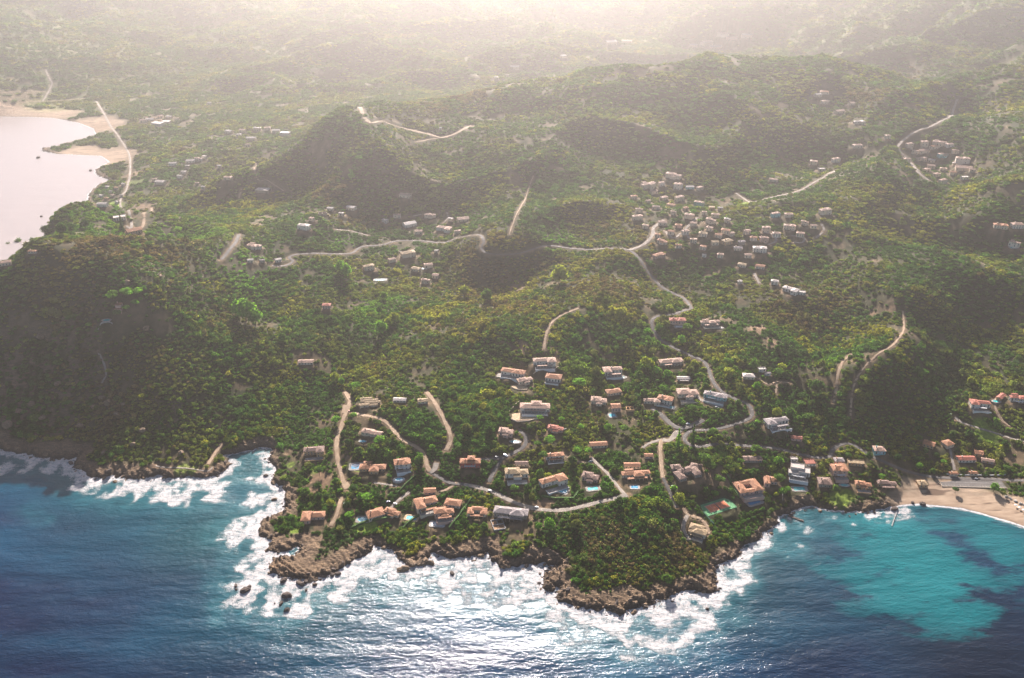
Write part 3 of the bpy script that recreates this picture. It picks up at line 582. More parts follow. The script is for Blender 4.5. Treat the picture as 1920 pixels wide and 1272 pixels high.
FAR = """
477,463,30,.4,4,T,3.8,p,W;570,427,24,.45,0,A,5,w,W;659,390,20,.35,-10,G,3.4,w,C;605,400,16,.5,0,R,3,C,B;722,414,16,.5,-14,L,3.4,w,W;768,421,32,.3,4,G,4,w,W;806,405,34,.5,-14,M,4,p,C;833,430,30,.45,-20,L,4,p,W;
868,411,22,.4,4,G,3.2,p,C;766,478,36,.4,0,A,5,y,C;692,503,26,.5,0,A,5,y,C;803,498,20,.45,6,G,3.6,p,C;780,505,20,.4,-6,H,3.4,y,C;798,528,22,.6,-12,M,4,p,C;817,518,12,.8,0,G,3.8,p,C;470,489,14,.5,0,G,3,w,C;
492,489,10,.6,0,F,2.8,g,B;522,488,14,.4,0,G,3,w,W;760,366,22,.4,0,G,3.4,p,C;818,471,10,.5,0,G,3,w,C;494,357,26,.4,0,F,4,w,B;428,334,18,.5,0,H,3.6,p,C;
1262,331,34,.45,0,M,5,p,C;1216,349,32,.45,0,T,5.5,p,C;1271,351,18,.9,0,A,6.5,p,W;1293,351,18,.4,0,G,3,w,T;1312,353,16,.5,10,H,3.6,p,C;1188,370,18,.6,0,H,4,o,C;1274,374,22,.5,0,A,5.5,p,C;1310,383,22,.45,-4,A,5,p,T;
1334,391,11,.9,0,F,4,y,O;1292,407,18,.7,0,A,5,p,C;1230,389,20,.4,0,G,3.4,b,C;1198,395,20,.5,-10,M,4,p,C;1195,409,20,.5,0,A,4.5,p,C;1332,416,24,.5,0,M,4.5,p,C;1341,404,14,.5,0,H,3.6,p,C;1363,414,14,.8,0,M,4,w,C;
1360,434,18,.6,0,H,4,o,C;1318,440,18,.6,10,H,4,y,C;1347,442,12,.6,0,G,3.4,o,C;1272,424,18,.5,0,H,3.6,o,P;1242,418,18,.4,16,G,3.4,p,C;1233,442,14,.7,-20,H,3.8,o,C;1241,454,20,.5,-10,M,3.4,o,C;1235,480,24,.5,16,L,3.4,o,P;
1363,454,20,.7,10,H,4,y,O;1436,432,18,.7,0,A,5.5,p,C;1432,450,26,.55,6,M,4.6,p,P;1424,469,38,.4,6,A,4.6,w,W;1480,427,20,.6,8,A,4.6,p,C;1508,419,22,.5,-14,M,4,p,C;1454,404,22,.5,0,A,4.6,p,T;1478,404,16,.5,0,H,4,p,C;
1547,399,30,.5,-4,A,5.5,p,C;1390,455,16,.6,0,G,3.2,g,B;1320,479,10,.5,0,F,2.8,w,W;1391,497,22,.35,0,H,3.2,y,C;1425,500,24,.3,0,G,3,o,C;1452,530,16,.6,-6,H,4,w,W;1482,545,28,.4,-12,L,3.6,w,W;1502,549,12,.6,-20,F,3,w,W;
1387,529,10,.6,0,H,3,w,C;1383,466,20,.5,-16,G,3,g,C;1525,305,14,.8,0,H,4.6,p,C;1567,301,20,.7,4,A,5,p,W;1540,317,16,.4,0,F,3,w,W;1607,274,20,.5,6,H,4,p,C;1663,257,14,.8,10,H,4.6,p,C;1450,337,16,.4,-16,G,3,p,C;
1705,273,13,.8,0,A,5,p,C;1733,269,13,.8,0,A,5,p,C;1761,269,28,.4,0,T,4.6,p,C;1730,283,24,.35,0,G,3.6,p,C;1768,292,22,.6,6,M,4.5,p,T;1791,285,16,.6,-10,M,4.4,p,C;1726,298,22,.4,-6,L,3.6,p,C;1746,301,12,.6,0,H,3.4,w,C;
1804,302,28,.45,0,A,6,p,W;1806,315,28,.3,0,G,3.4,p,C;1768,317,14,.5,0,H,3.4,p,C;1738,319,22,.5,12,M,3.6,p,C;1768,340,20,.5,8,A,4.4,p,W;1808,333,14,.5,0,F,3.4,w,W;
1545,173,22,.5,0,H,3.6,o,C;1533,178,12,.5,6,G,3.4,w,C;1547,191,20,.5,0,M,3.8,p,C;1573,209,22,.4,0,G,3.6,p,C;1610,230,28,.4,10,L,3.8,w,C;1596,194,12,1.0,0,G,3.4,p,C;
1875,426,26,.4,-4,A,4,o,C;1906,424,24,.5,14,H,4.6,p,W;1901,458,24,.5,-10,T,4.4,p,W;
225,409,24,.5,-4,F,4,w,W;193,384,22,.3,4,G,3.4,w,W;200,372,12,.7,0,H,3.4,o,O;252,434,30,.3,30,G,4,o,P;220,378,9,.4,0,F,2.6,w,W;282,224,14,.5,0,G,4,w,C;300,218,14,.5,0,G,4,p,C;318,219,12,.5,8,G,4,w,C;312,228,16,.5,0,F,4,w,C;
270,226,14,.5,-8,G,4,p,C;296,231,20,.4,0,F,4,w,W;332,222,10,.6,0,H,4,p,C;325,307,16,.5,6,G,4,w,W;338,331,12,.5,0,G,4,w,W;352,312,10,.5,-8,H,4,w,C;302,342,22,.4,0,G,4,w,C;290,337,12,.5,8,H,4,p,C;358,302,16,.4,0,G,4,w,W;
372,299,20,.5,0,M,4.4,p,W;384,294,12,.5,0,F,4,w,W;345,323,10,.5,0,H,4,w,W;382,352,10,.6,0,G,4,w,W;370,344,8,.6,0,H,3.6,p,C;430,247,18,.4,0,G,4.4,w,C;456,245,14,.5,0,G,4.4,p,C;482,242,16,.5,4,T,4.8,w,C;502,241,12,.6,0,H,4.8,p,C;
535,250,18,.4,-20,F,4.6,w,W;472,260,16,.4,0,G,4.4,w,C;465,272,10,.5,0,G,4.2,p,C;448,253,10,.5,0,H,4,w,C;518,246,14,.5,0,G,4.6,w,C;412,312,10,.9,0,G,4,w,C;1355,64,30,.5,0,M,7,p,C;1372,72,26,.6,0,F,9,p,P;1342,86,26,.4,0,G,6,w,C;1325,80,20,.5,0,G,6,p,C;
1300,84,16,.5,0,G,6,w,C;1145,79,22,.3,0,G,6,w,C;1175,78,18,.3,0,G,6,p,C;1400,66,20,.5,0,G,6,w,C;965,126,18,.5,0,G,5,w,C;930,146,12,.5,0,G,5,w,C;393,193,7,.6,0,G,4,w,W;1055,105,14,.5,0,G,5,w,C;826,240,7,.6,0,G,3,w,W;
1225,360,14,.6,0,G,3.6,p,C;1245,372,16,.5,0,H,4,p,C;1258,386,14,.6,0,H,4,o,C;1215,378,12,.6,0,G,3.6,p,C;1262,400,14,.6,0,M,4,p,C;1285,392,12,.6,0,H,4,o,P;1300,420,14,.6,0,G,3.6,p,C;1285,436,14,.6,0,H,4,p,W;1258,436,12,.6,0,G,3.6,o,C;1300,452,14,.6,0,L,4,p,C;
1330,430,14,.6,0,H,4,p,C;1340,456,14,.6,0,G,3.6,y,C;1318,465,12,.6,0,H,4,o,C;1372,440,12,.6,0,H,4,p,C;1400,436,14,.6,0,G,4,p,C;1412,448,12,.6,0,H,4,o,C;1455,440,14,.6,0,H,4,p,W;1402,480,14,.6,0,G,3.6,p,C;1350,480,14,.6,0,H,4,p,C;1272,462,12,.6,0,G,3.6,o,C;
1210,425,12,.6,0,H,4,p,C;1320,400,12,.6,0,H,4,p,C;1350,392,12,.6,0,G,4,w,C;1500,440,14,.6,0,H,4,p,C;1525,425,14,.6,0,G,3.6,p,C;1240,345,14,.6,0,H,4.4,p,W;1715,285,12,.6,0,H,4,p,C;1750,276,14,.6,0,G,4,o,C;1780,272,14,.6,0,H,4,p,W;1745,312,14,.6,0,G,4,p,C;
1790,308,14,.6,0,H,4,w,C;1822,320,14,.6,0,G,4,p,C;1756,328,14,.6,0,H,4,p,C;1786,325,12,.6,0,G,4,o,C;1700,300,12,.6,0,H,4,p,C;585,412,12,.6,0,G,3.6,p,C;640,402,14,.6,0,H,4,w,C;745,405,14,.6,0,H,4,p,C;785,435,14,.6,0,G,3.6,p,C;845,412,14,.6,0,H,4,w,C;
858,436,14,.6,0,L,4,p,C;735,488,14,.6,0,G,3.6,p,C;620,392,12,.5,0,G,3.4,w,C;208,358,8,.6,0,F,2.6,w,W;218,352,8,.6,0,G,3,o,C;202,350,8,.6,0,F,2.6,w,W;228,366,8,.6,0,G,3,w,C;190,366,8,.6,0,F,2.6,w,W;212,366,8,.6,0,G,3,p,C;232,345,8,.6,0,G,3,w,W
"""
# u, v, width px, depth m, turn, shape, surround, water | label
POOLS = """
680,828,14,5,-6,k,W,pool|kidney shaped turquoise pool below the long pink villa
670,875,26,12,4,r,W,pool3|blue pool in a wide white deck beside the big orange tiled villa
748,900,20,8,6,o,B,pool|pale turquoise pool under the two storey white villa
680,974,22,9,0,k,W,pool|round blue pool with steps beside the small lawn
772,972,24,8,-14,r,C,pool|oblong pool with tiled end below the large orange villa
820,983,26,8,-4,r,B,cover|pool under a white cover below the pink tiled villa
966,829,20,6,-8,k,W,pool2|small kidney pool on a white terrace by the drive bend
1055,921,20,9,-22,r,W,pool|blue pool in pale deck on the emerald lawn
1112,917,24,7,10,r,W,pool2|pale green pool below the brownish hipped villa
1162,708,24,8,4,o,W,pool2|oval turquoise pool under the white villa on the scrub ridge
1148,779,14,9,12,r,W,pool|small corner pool under the narrow pink house
1190,914,16,6,0,r,B,pool3|deep blue pool in shade below the veranda villa
1413,941,30,11,24,r,W,pool3|narrow blue pool in a white deck below the atrium villa
1368,965,16,7,4,r,W,pool|small light blue pool beside the tennis court
1499,917,26,8,0,r,W,pool2|terraced turquoise pool under white steps by the little bay
1583,910,18,5,-4,k,T,pool2|shaded turquoise pool among trees right of the tall pink house
1273,613,16,6,4,r,W,cover|white edged pool by the red roofed villa in the hairpin
1348,615,16,6,4,o,W,cover|oval white terrace pool right of the hairpin
713,525,22,7,4,r,B,pool|long light blue pool deck alone in the upper valley
796,504,10,6,0,r,W,pool|little pale blue pool above the upper valley track
1899,465,12,6,0,r,W,pool2|small turquoise pool at the right picture edge
1868,753,16,6,0,k,W,pool2|small green pool beside the strip house
200,601,16,7,0,k,W,pool2|turquoise terrace pool on the western headland
1258,764,14,7,-28,r,W,pool2|pale green terrace pool below the hipped white villa
940,705,14,8,-16,r,W,deck|white sun deck left of the long pink villa
975,727,26,9,-16,o,C,deck|rounded stone terrace below the hilltop villa
985,781,42,12,6,r,C,deck|sandy courtyard terrace in front of the long cream villa
1242,905,1,1,0,r,C,deck|x
"""
def toks(s): return [t.strip() for t in s.split(",")]
specs = []
for ln in HOUSES.strip().splitlines():
    a, sh, rest = ln.split("|"); a = toks(a); specs.append([float(q) for q in a[:5]] + [a[5], float(a[6]), a[7], a[8], a[9] if len(a) > 9 else "", sh, rest])
nnear = len(specs)
for ln in FAR.replace("\n", "").split(";"):
    if ln.strip(): a = toks(ln); specs.append([float(q) for q in a[:5]] + [a[5], float(a[6]), a[7], a[8], "", None, None])
sx_, sy_, sm_ = hit([s[0] for s in specs], [s[1]+3 for s in specs])
pools = []
for ln in POOLS.strip().splitlines():
    a, lab = ln.split("|"); a = toks(a)
    if lab != "x": pools.append([float(q) for q in a[:5]] + a[5:8] + [lab])
px_, py_, pm_ = hit([s[0] for s in pools], [s[1] for s in pools])
CLEAR = []
for s, x, y, m in zip(specs, sx_, sy_, sm_):
    W = s[2]*m*(1.05 if m < .75 else .92); D = W*max(s[3], .4 if m < .72 else .6); z = float(height(np.array([x]), np.array([y]))[0]); s += [x, y, z, W, D, m]
    PADS.append((x, y, W*.5, W*.5+9, z)); CLEAR.append((x, y, W*.5+1.2, D*.5+1.5, math.radians(s[4])))
    vx, vy = x/math.hypot(x, y), y/math.hypot(x, y)      # the garden in front of a house is kept low
    fd = W*.17+1.5 if m < .72 else 6.5
    CLEAR.append((x-vx*(D*.5+fd*.9), y-vy*(D*.5+fd*.9), W*.46, fd, math.radians(s[4]) if m < .72 else 0.0))
for s, x, y, m in zip(pools, px_, py_, pm_):
    s[3] *= 1.2; W = s[2]*m*1.18; z = float(height(np.array([x]), np.array([y]))[0]); s += [x, y, z, W]
    PADS.append((x, y, max(W, s[3])*.55, max(W, s[3])*.55+6, z)); CLEAR.append((x, y, W*.5+2.0, s[3]*.5+2.5, math.radians(s[4])))
    vx, vy = x/math.hypot(x, y), y/math.hypot(x, y); CLEAR.append((x-vx*(s[3]*.5+3), y-vy*(s[3]*.5+3), W*.5, 3.5, math.radians(s[4])))
def at1(u, v):
    x, y, m = hit(u, v); return float(x[0]), float(y[0]), float(m[0])
def pad(u, v, ex, ey, rot, ri=None):
    x, y, m = at1(u, v); z = float(height(np.array([x]), np.array([y]))[0])
    PADS.append((x, y, ri or max(ex, ey), (ri or max(ex, ey))+7, z)); CLEAR.append((x, y, ex+1, ey+1, math.radians(rot))); return x, y, z, m
TENNIS = pad(1345, 950, 19, 10.5, 24, 16); PARKING = pad(1822, 907, 32, 7, -3, 14); RUIN = pad(934, 985, 8, 9, 14)
pad(1822-38, 907, 14, 7, -3, 9); pad(1860, 907, 14, 7, -3, 9)
# ------------------------------------------------------------ terrain, sea, haze (built after PADS is filled)
def uneven(a0, a1, core, n, m):   # finer in the middle, coarse out to the sides
    return np.concatenate([np.linspace(a0, -core, m, endpoint=False), np.linspace(-core, core, n), np.linspace(core, a1, m+1)[1:]])
th = np.radians(uneven(-78, 78, 42, 1000, 60))
rr = 440*np.exp(np.linspace(0, math.log(9500/440.), 1250))
R_, T_ = np.meshgrid(rr, th, indexing='ij'); X = R_*np.sin(T_); Y = R_*np.cos(T_)
z, sd, bch = height(X, Y, True)
z2, rdist = padded(X, Y, z); z = np.where(sd > 0, z2, z)
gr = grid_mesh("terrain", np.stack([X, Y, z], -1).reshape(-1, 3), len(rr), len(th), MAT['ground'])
tag(gr, kind="structure")
rockw = 7 + fbm(X, Y, 45, 2)*9 + blobs(X, Y, [(580, 1055, 60, 1), (530, 985, 35, .5), (1080, 1110, 45, .6), (1200, 1125, 50, .6), (960, 1040, 40, .7), (850, 1030, 30, .6), (50, 790, 120, .8), (250, 870, 60, .5), (1330, 1095, 30, .5)])*16
rock = (1-bch)*(1-sstep(rockw-4, rockw+4, sd + fbm(X, Y, 7, 2)*3))
slope = np.hypot(*np.gradient(z))/(np.hypot(np.gradient(X)[0], np.gradient(Y)[0])+1e-6)*0
rock = np.maximum(rock, blobs(X, Y, [(60, 770, 90, .9), (170, 760, 30, .6), (330, 800, 26, .5), (0, 820, 90, .9)], .8)*sstep(.1, .5, fbm(X, Y, 16, 3)+.25))
sand = bch*(1-sstep(34, 48, sd+fbm(X, Y, 20, 2)*8)*(R_ < 1500))*(1-sstep(70, 100, sd))
bare = np.maximum(blobs(X, Y, BARE, .7)*sstep(-.5, .2, fbm(X, Y, 14, 3)+.25), (1-sstep(.5, 4.0, rdist+fbm(X, Y, 9, 2)*2))*.6)
plots = disc_max(np.zeros(X.shape), X, Y, [(s[12], s[13], s[15]*.72+3, .62) for s in specs], .35)
bare = np.maximum(bare, plots*sstep(-.35, .3, fbm(X, Y, 9, 3)))
bare = np.maximum(bare, sstep(.55, .9, fbm(X+500, Y, 60, 4))*.4)
lawn = blobs(X, Y, LAWN, .3)
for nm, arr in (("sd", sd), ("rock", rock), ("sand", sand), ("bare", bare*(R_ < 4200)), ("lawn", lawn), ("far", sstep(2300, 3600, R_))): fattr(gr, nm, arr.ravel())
del X, Y, R_, T_, z, z2, sd, bch, rock, sand, bare, lawn, rdist, rockw, slope

# sea
ths = np.radians(uneven(-80, 80, 44, 620, 40)); rs = np.concatenate([np.linspace(5, 300, 12), 330*np.exp(np.linspace(0, math.log(12000/330.), 620))])
R_, T_ = np.meshgrid(rs, ths, indexing='ij'); X = R_*np.sin(T_); Y = R_*np.cos(T_)
sdd, bch = sdist(X, Y)
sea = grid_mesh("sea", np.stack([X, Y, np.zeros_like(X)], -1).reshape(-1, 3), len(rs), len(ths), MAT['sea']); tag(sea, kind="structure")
FOAM = [(500, 880, 22, .75), (500, 900, 30, .9), (490, 930, 30, 1), (480, 960, 30, 1), (465, 990, 34, 1), (450, 1010, 26, .9), (490, 1035, 24, .8), (480, 1075, 30, 1), (450, 1098, 26, 1), (500, 1090, 28, .95), (530, 1135, 26, 1), (560, 1105, 24, .9), (600, 1095, 24, .9), (520, 1150, 14, .8),
 (640, 1080, 28, .95), (700, 1055, 30, 1), (740, 1060, 26, .9), (800, 1070, 26, .95), (860, 1060, 28, 1), (905, 1055, 24, .95), (980, 1075, 28, 1), (1010, 1110, 26, .9), (1050, 1150, 26, .9), (1120, 1160, 26, .95), (1200, 1160, 30, 1), (1260, 1150, 34, 1), (1320, 1130, 30, 1), (1370, 1080, 24, 1),
 (1400, 1045, 20, .9), (1440, 1015, 16, 1), (1452, 1002, 9, .9), (1480, 1015, 16, .6), (1300, 1175, 24, .7), (170, 900, 26, .95), (230, 910, 26, 1), (290, 912, 26, 1), (340, 918, 28, 1), (400, 905, 26, .95), (430, 885, 14, .9), (150, 885, 14, .8), (130, 872, 14, .7), (100, 870, 20, .8), (60, 862, 22, .9), (20, 858, 22, .9), (-40, 855, 26, .9), (430, 862, 12, .9),
 (490, 850, 14, .6), (1520, 975, 12, .65), (1565, 972, 12, .6), (1594, 978, 6, 1), (1640, 965, 10, .8), (1650, 962, 10, .7), (1688, 958, 13, .9), (1700, 955, 10, .8), (1470, 980, 10, .6), (1490, 965, 8, .6),
 (55, 945, 18, .45), (65, 975, 14, .5), (780, 1062, 24, .9), (880, 1085, 34, .8), (940, 1095, 34, .8), (1180, 1180, 34, .8), (1090, 1185, 30, .7), (1240, 1190, 30, .8), (700, 1085, 24, .7), (760, 1090, 24, .6)]
wx_ = fbm(X, Y, 45, 3)*16; wy_ = fbm(X+99, Y, 45, 3)*16
foam = blobs(X+wx_, Y+wy_, FOAM, .8)*(1.0+.7*fbm(X, Y, 18, 3))
band = np.where(R_ < 1300, np.maximum(.5*(1-sstep(0, 9, np.maximum(-sdd, 0)))*(.7+.6*fbm(X, Y, 50, 2)), 1.0*sstep(.1, .5, blobs(X, Y, FOAM, .8))*(1-sstep(7, 24, -sdd+fbm(X, Y, 14, 2)*7))), .25*(1-sstep(0, 12, np.maximum(-sdd, 0))))
foam = np.clip(np.maximum(np.maximum(foam, band), bch*(R_ < 1300)*.95*(1-sstep(2.5, 8, -sdd+fbm(X, Y, 25, 2)*3))), 0, 1)
sandy = blobs(X, Y, [(1690, 1010, 60, .95), (1740, 1060, 70, 1), (1700, 1090, 60, .9), (1640, 1080, 40, .8), (1560, 1060, 30, .5), (1780, 1110, 50, .9), (1870, 1020, 40, .8), (1900, 1060, 30, .7), (1850, 990, 40, .7), (1760, 980, 26, .7), (1840, 1100, 40, .5), (1690, 1130, 34, .5), (1600, 1105, 30, .5)], .7)
teal = np.clip(np.exp(-np.maximum(-sdd, 0)/52)*.95 + blobs(X, Y, [(350, 985, 60, .8), (300, 940, 90, .5), (600, 1160, 70, .5), (1500, 1040, 90, .35), (470, 860, 40, .8), (450, 1150, 70, .4)], .9)*.8, 0, 1)
deep = blobs(X, Y, [(1880, 1180, 90, .8), (1750, 1200, 90, .7), (1850, 1230, 110, .9), (1600, 1220, 90, .5), (1450, 1130, 70, .4), (0, 1272, 160, .5), (200, 1272, 160, .4)], .9)
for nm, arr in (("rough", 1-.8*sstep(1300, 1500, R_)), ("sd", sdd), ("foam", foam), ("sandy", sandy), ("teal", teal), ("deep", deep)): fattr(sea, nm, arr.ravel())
del X, Y, R_, T_, foam, band, sandy, teal, deep, sdd, bch

# roads as ribbons on the ground
for kind, wd, o, z in roads:
    t = np.gradient(o, axis=0); t /= np.linalg.norm(t, axis=1)[:, None]+1e-9; nrm = np.stack([-t[:, 1], t[:, 0]], 1)
    wv = wd*.5*(1+.12*np.sin(np.arange(len(o))*.9)+.08*np.sin(np.arange(len(o))*2.3)) if kind != 'asphalt' else np.full(len(o), wd*.5)
    V = []; Fc = []
    for i in range(len(o)):
        for k, s in enumerate((-1, -.45, .45, 1)):
            q = o[i]+nrm[i]*wv[i]*s; V.append((q[0], q[1], z[i]+(.06 if k in (1, 2) else -.05)))
    for i in range(len(o)-1):
        for k in range(3): Fc.append((4*i+k, 4*i+k+1, 4*i+5+k, 4*i+4+k))
    r = link_mesh("road" if kind in ("asphalt", "dust") else "dirt_track", V, Fc, [MAT[kind]], smooth=True); tag(r, kind="structure")

# haze
V = [(x, y, q) for q in (-16.0, 680.0) for x, y in ((-9800, -400), (9800, -400), (9800, 12500), (-9800, 12500))]
hz = link_mesh("haze", V, [(3, 2, 1, 0), (4, 5, 6, 7), (0, 1, 5, 4), (1, 2, 6, 5), (2, 3, 7, 6), (3, 0, 4, 7)]); tag(hz, kind="stuff")
b = MatB("haze_air"); pv = b.n("ShaderNodeVolumePrincipled"); pv.inputs["Color"].default_value = (*HAZE_COL, 1)
pv.inputs["Density"].default_value = HAZE_DENSITY; pv.inputs["Anisotropy"].default_value = HAZE_G
b.l(pv.outputs[0], b.out.inputs["Volume"]); hz.data.materials.append(b.m)

# ------------------------------------------------------------ plants
def crown_mesh(name, seed, mat, lobes=5, flat=.8, leaves=170, spread=.5, lsize=.17, cone=False):
    r = random.Random(seed); V = []; Fc = []; cs = []
    for k in range(lobes):
        if cone: c = Vector((r.uniform(-.1, .1), r.uniform(-.1, .1), .25+k*.55)); R = .62*(1-k/(lobes+.3))+.1
        else:
            a = 2*PI*k/lobes+r.uniform(-.4, .4); q = spread*(0 if k == 0 else r.uniform(.6, 1.1))
            c = Vector((math.cos(a)*q, math.sin(a)*q, flat*(.62+r.uniform(-.18, .2)-(.15 if k else -.12)))); R = r.uniform(.42, .62)*(1.15 if k == 0 else 1)
        cs.append((c, R))
        bm = bmesh.new(); bmesh.ops.create_icosphere(bm, subdivisions=1 if not cone else 1, radius=R*.84)
        o = len(V)
        for v in bm.verts: V.append(Vector((v.co.x, v.co.y, v.co.z*flat))*(1+r.uniform(-.17, .17)) + c)
        Fc += [tuple(o+v.index for v in f.verts) for f in bm.faces]; bm.free()
    for k in range(leaves):
        c, R = cs[k % lobes]
        d = Vector((r.gauss(0, 1), r.gauss(0, 1), r.gauss(.35, 1))).normalized()
        p = c + Vector((d.x, d.y, d.z*flat))*R*r.uniform(.78, 1.12)
        a = Vector((r.gauss(0, 1), r.gauss(0, 1), r.gauss(0, .6))).normalized(); bb = a.cross(d+Vector((r.uniform(-.5, .5), r.uniform(-.5, .5), 0)))
        if bb.length < .05: continue
        bb.normalize(); s = lsize*r.uniform(.6, 1.3); o = len(V)
        V += [p+a*s, p+bb*s*.8, p-a*s, p-bb*s*.8]; Fc.append((o, o+1, o+2, o+3))
    me = bpy.data.meshes.new(name); me.from_pydata([tuple(v) for v in V], [], Fc); me.update(); me.materials.append(mat)
    return me

bush_meshes = [crown_mesh("maquis_bush", 11+k, MAT['leaf'], lobes=4+k % 3, flat=.72+.12*(k % 3), leaves=120) for k in range(7)]
plants = bpy.data.collections.new("maquis_plants")          # holds the shapes the ground cover is grown from
for k, me in enumerate(bush_meshes): plants.objects.link(bpy.data.objects.new("maquis_bush", me))

# scatter
dth = .0037
lr = np.arange(math.log(520), math.log(5200), dth); tt = np.arange(math.radians(-46), math.radians(46), dth)
LR, T2 = np.meshgrid(lr, tt, indexing='ij')
LR = LR + RNG.uniform(-.5, .5, LR.shape)*dth; T2 = T2 + RNG.uniform(-.5, .5, T2.shape)*dth
r_ = np.exp(LR).ravel(); t_ = T2.ravel(); X = r_*np.sin(t_); Y = r_*np.cos(t_)
z, sd, bch = height(X, Y, True)
k = (sd > 3) & (z < 480); X, Y, z, sd, bch, r_ = X[k], Y[k], z[k], sd[k], bch[k], r_[k]
z, rdist = padded(X, Y, z)
size = r_*dth*RNG.uniform(.42, .80, len(X))*(1+np.maximum(0, fbm(X, Y, 90, 3))*np.where(r_ < 1150, 1.0, .45))
size *= np.where(RNG.random(len(X)) < .09, 1.6, 1)*np.where(r_ < 1600, 1.08, 1)
rockw = 9 + fbm(X, Y, 45, 2)*9 + blobs(X, Y, [(580, 1055, 60, 1), (530, 985, 35, .5), (1080, 1110, 45, .6), (1200, 1125, 50, .6), (960, 1040, 40, .7), (850, 1030, 30, .6), (50, 790, 120, .8), (250, 870, 60, .5), (1330, 1095, 30, .5)])*16
keep = (sd > rockw*RNG.uniform(.8, 1.2, len(X))) & (rdist > size*.7+.8+np.where(r_ > 1250, 2.0, 0))
keep &= ~((bch > .5) & (sd < np.where(r_ < 1500, 46, 90)))
keep &= RNG.random(len(X)) > blobs(X, Y, BARE, .5)*1.05
keep &= RNG.random(len(X)) > .75*blobs(X, Y, [(60, 770, 90, .9), (170, 760, 30, .7), (330, 800, 26, .7), (0, 820, 90, .9), (200, 770, 20, .6), (100, 700, 30, .4), (330, 520, 20, .5)], .8)*sstep(-.1, .4, fbm(X, Y, 16, 3)+.25)
keep &= blobs(X, Y, LAWN, .25) < .4
keep &= RNG.random(len(X)) > sstep(.28, .6, fbm(X+500, Y, 60, 4))*.8
for (px, py, ex, ey, rot) in CLEAR:      # nothing grows through houses, pools, terraces
    dx, dy = X-px, Y-py; c_, s_ = math.cos(rot), math.sin(rot)
    lx, ly = dx*c_+dy*s_, -dx*s_+dy*c_
    keep &= ~((np.abs(lx) < ex+size*.5) & (np.abs(ly) < ey+size*.5))
X, Y, z, size, r_ = X[keep], Y[keep], z[keep], size[keep], r_[keep]; N = len(X)
# kinds of scrub: green, olive, yellow-green, dry brown
n1 = fbm(X, Y, 130, 4) + RNG.normal(0, .22, N); n2 = fbm(X+900, Y-300, 70, 3) + RNG.normal(0, .28, N)
brown = blobs(X, Y, [(330, 640, 110, .8), (200, 720, 120, .6), (1120, 1040, 45, 1), (1180, 1050, 40, .9), (1260, 1040, 30, .8), (1050, 570, 120, .75), (950, 620, 120, .5), (1180, 560, 80, .8), (640, 450, 60, .7), (850, 300, 120, .8), (1700, 210, 120, .8), (1400, 420, 60, .4), (1640, 350, 90, .5), (230, 480, 120, .6), (300, 500, 90, .6), (680, 480, 50, .6), (1550, 660, 80, .5), (1680, 680, 60, .3), (760, 810, 25, .5), (1130, 810, 30, .5)], .9)
yell = blobs(X, Y, [(1000, 590, 130, .8), (1150, 530, 80, .8), (880, 640, 110, .7), (1870, 340, 110, .8), (1700, 470, 80, .6), (1750, 540, 60, .6), (600, 330, 120, .6), (480, 430, 100, .6), (1100, 640, 80, .5), (1580, 700, 60, .7), (1850, 830, 25, .6), (700, 300, 80, .5), (1500, 520, 80, .5)], .9)
brite = blobs(X, Y, [(460, 590, 36, 1), (475, 610, 26, 1), (650, 520, 22, .8), (410, 550, 30, .8), (350, 540, 50, .6), (250, 540, 60, .6), (700, 620, 26, .8), (740, 600, 20, .7), (1045, 530, 30, .9), (700, 650, 24, .6), (1215, 690, 16, 1), (1240, 700, 14, .9), (590, 860, 30, .5), (620, 900, 30, .5), (700, 890, 26, .5), (1285, 840, 30, .4), (240, 565, 26, .8), (1850, 820, 20, .8), (1550, 740, 20, .4), (30, 440, 60, .5), (110, 440, 50, .5), (1090, 750, 20, .5)], .8)
green = np.array([.075, .165, .030]); olive = np.array([.20, .235, .045]); yel = np.array([.38, .335, .05]); brn = np.array([.22, .145, .08]); bri = np.array([.165, .34, .045])
gcol = np.array([.07, .11, .05])
def lerp(a, c_, k): return a*(1-k[:, None])+c_*k[:, None]
col = np.tile(green, (N, 1)); col = lerp(col, olive, sstep(-.2, .5, n1)); col = lerp(col, gcol, sstep(.2, .8, -n2)*.7)
col = lerp(col, yel, np.clip(sstep(.2, 1.0, n2+yell*.9-.15)*.75, 0, 1)); col = lerp(col, brn, np.clip(sstep(.15, .9, n1*.6+brown+RNG.normal(0, .25, N)-.2), 0, 1)*.85)
col = lerp(col, bri, np.clip(brite*sstep(-.6, .2, n1+.4), 0, 1)); col *= (1+RNG.uniform(-.5, .42, (N, 1))*np.where(r_ > 2300, .35, 1)[:, None])*.93
sx = size*RNG.uniform(.85, 1.2, N); szz = size*RNG.uniform(.5, 1.1, N)*np.where(r_ > 1150, .72, 1)
me = bpy.data.meshes.new("maquis"); me.vertices.add(N); me.vertices.foreach_set("co", np.stack([X, Y, z-.15*size], -1).astype(np.float32).ravel())
for nm, typ, key, arr in (("scl", 'FLOAT_VECTOR', "vector", np.stack([sx, sx*RNG.uniform(.85, 1.15, N), szz], -1)), ("rot", 'FLOAT_VECTOR', "vector", np.stack([RNG.normal(0, .12, N), RNG.normal(0, .12, N), RNG.uniform(0, 6.28, N)], -1)),
                           ("tint", 'FLOAT_COLOR', "color", np.concatenate([col, np.ones((N, 1))], 1)), ("pick", 'INT', "value", RNG.integers(0, len(bush_meshes), N))):
    a = me.attributes.new(nm, typ, 'POINT'); a.data.foreach_set(key, (arr.astype(np.int32) if typ == 'INT' else arr.astype(np.float32)).ravel())
mq = bpy.data.objects.new("maquis", me); C.objects.link(mq); tag(mq, kind="stuff"); me.materials.append(MAT['leaf'])

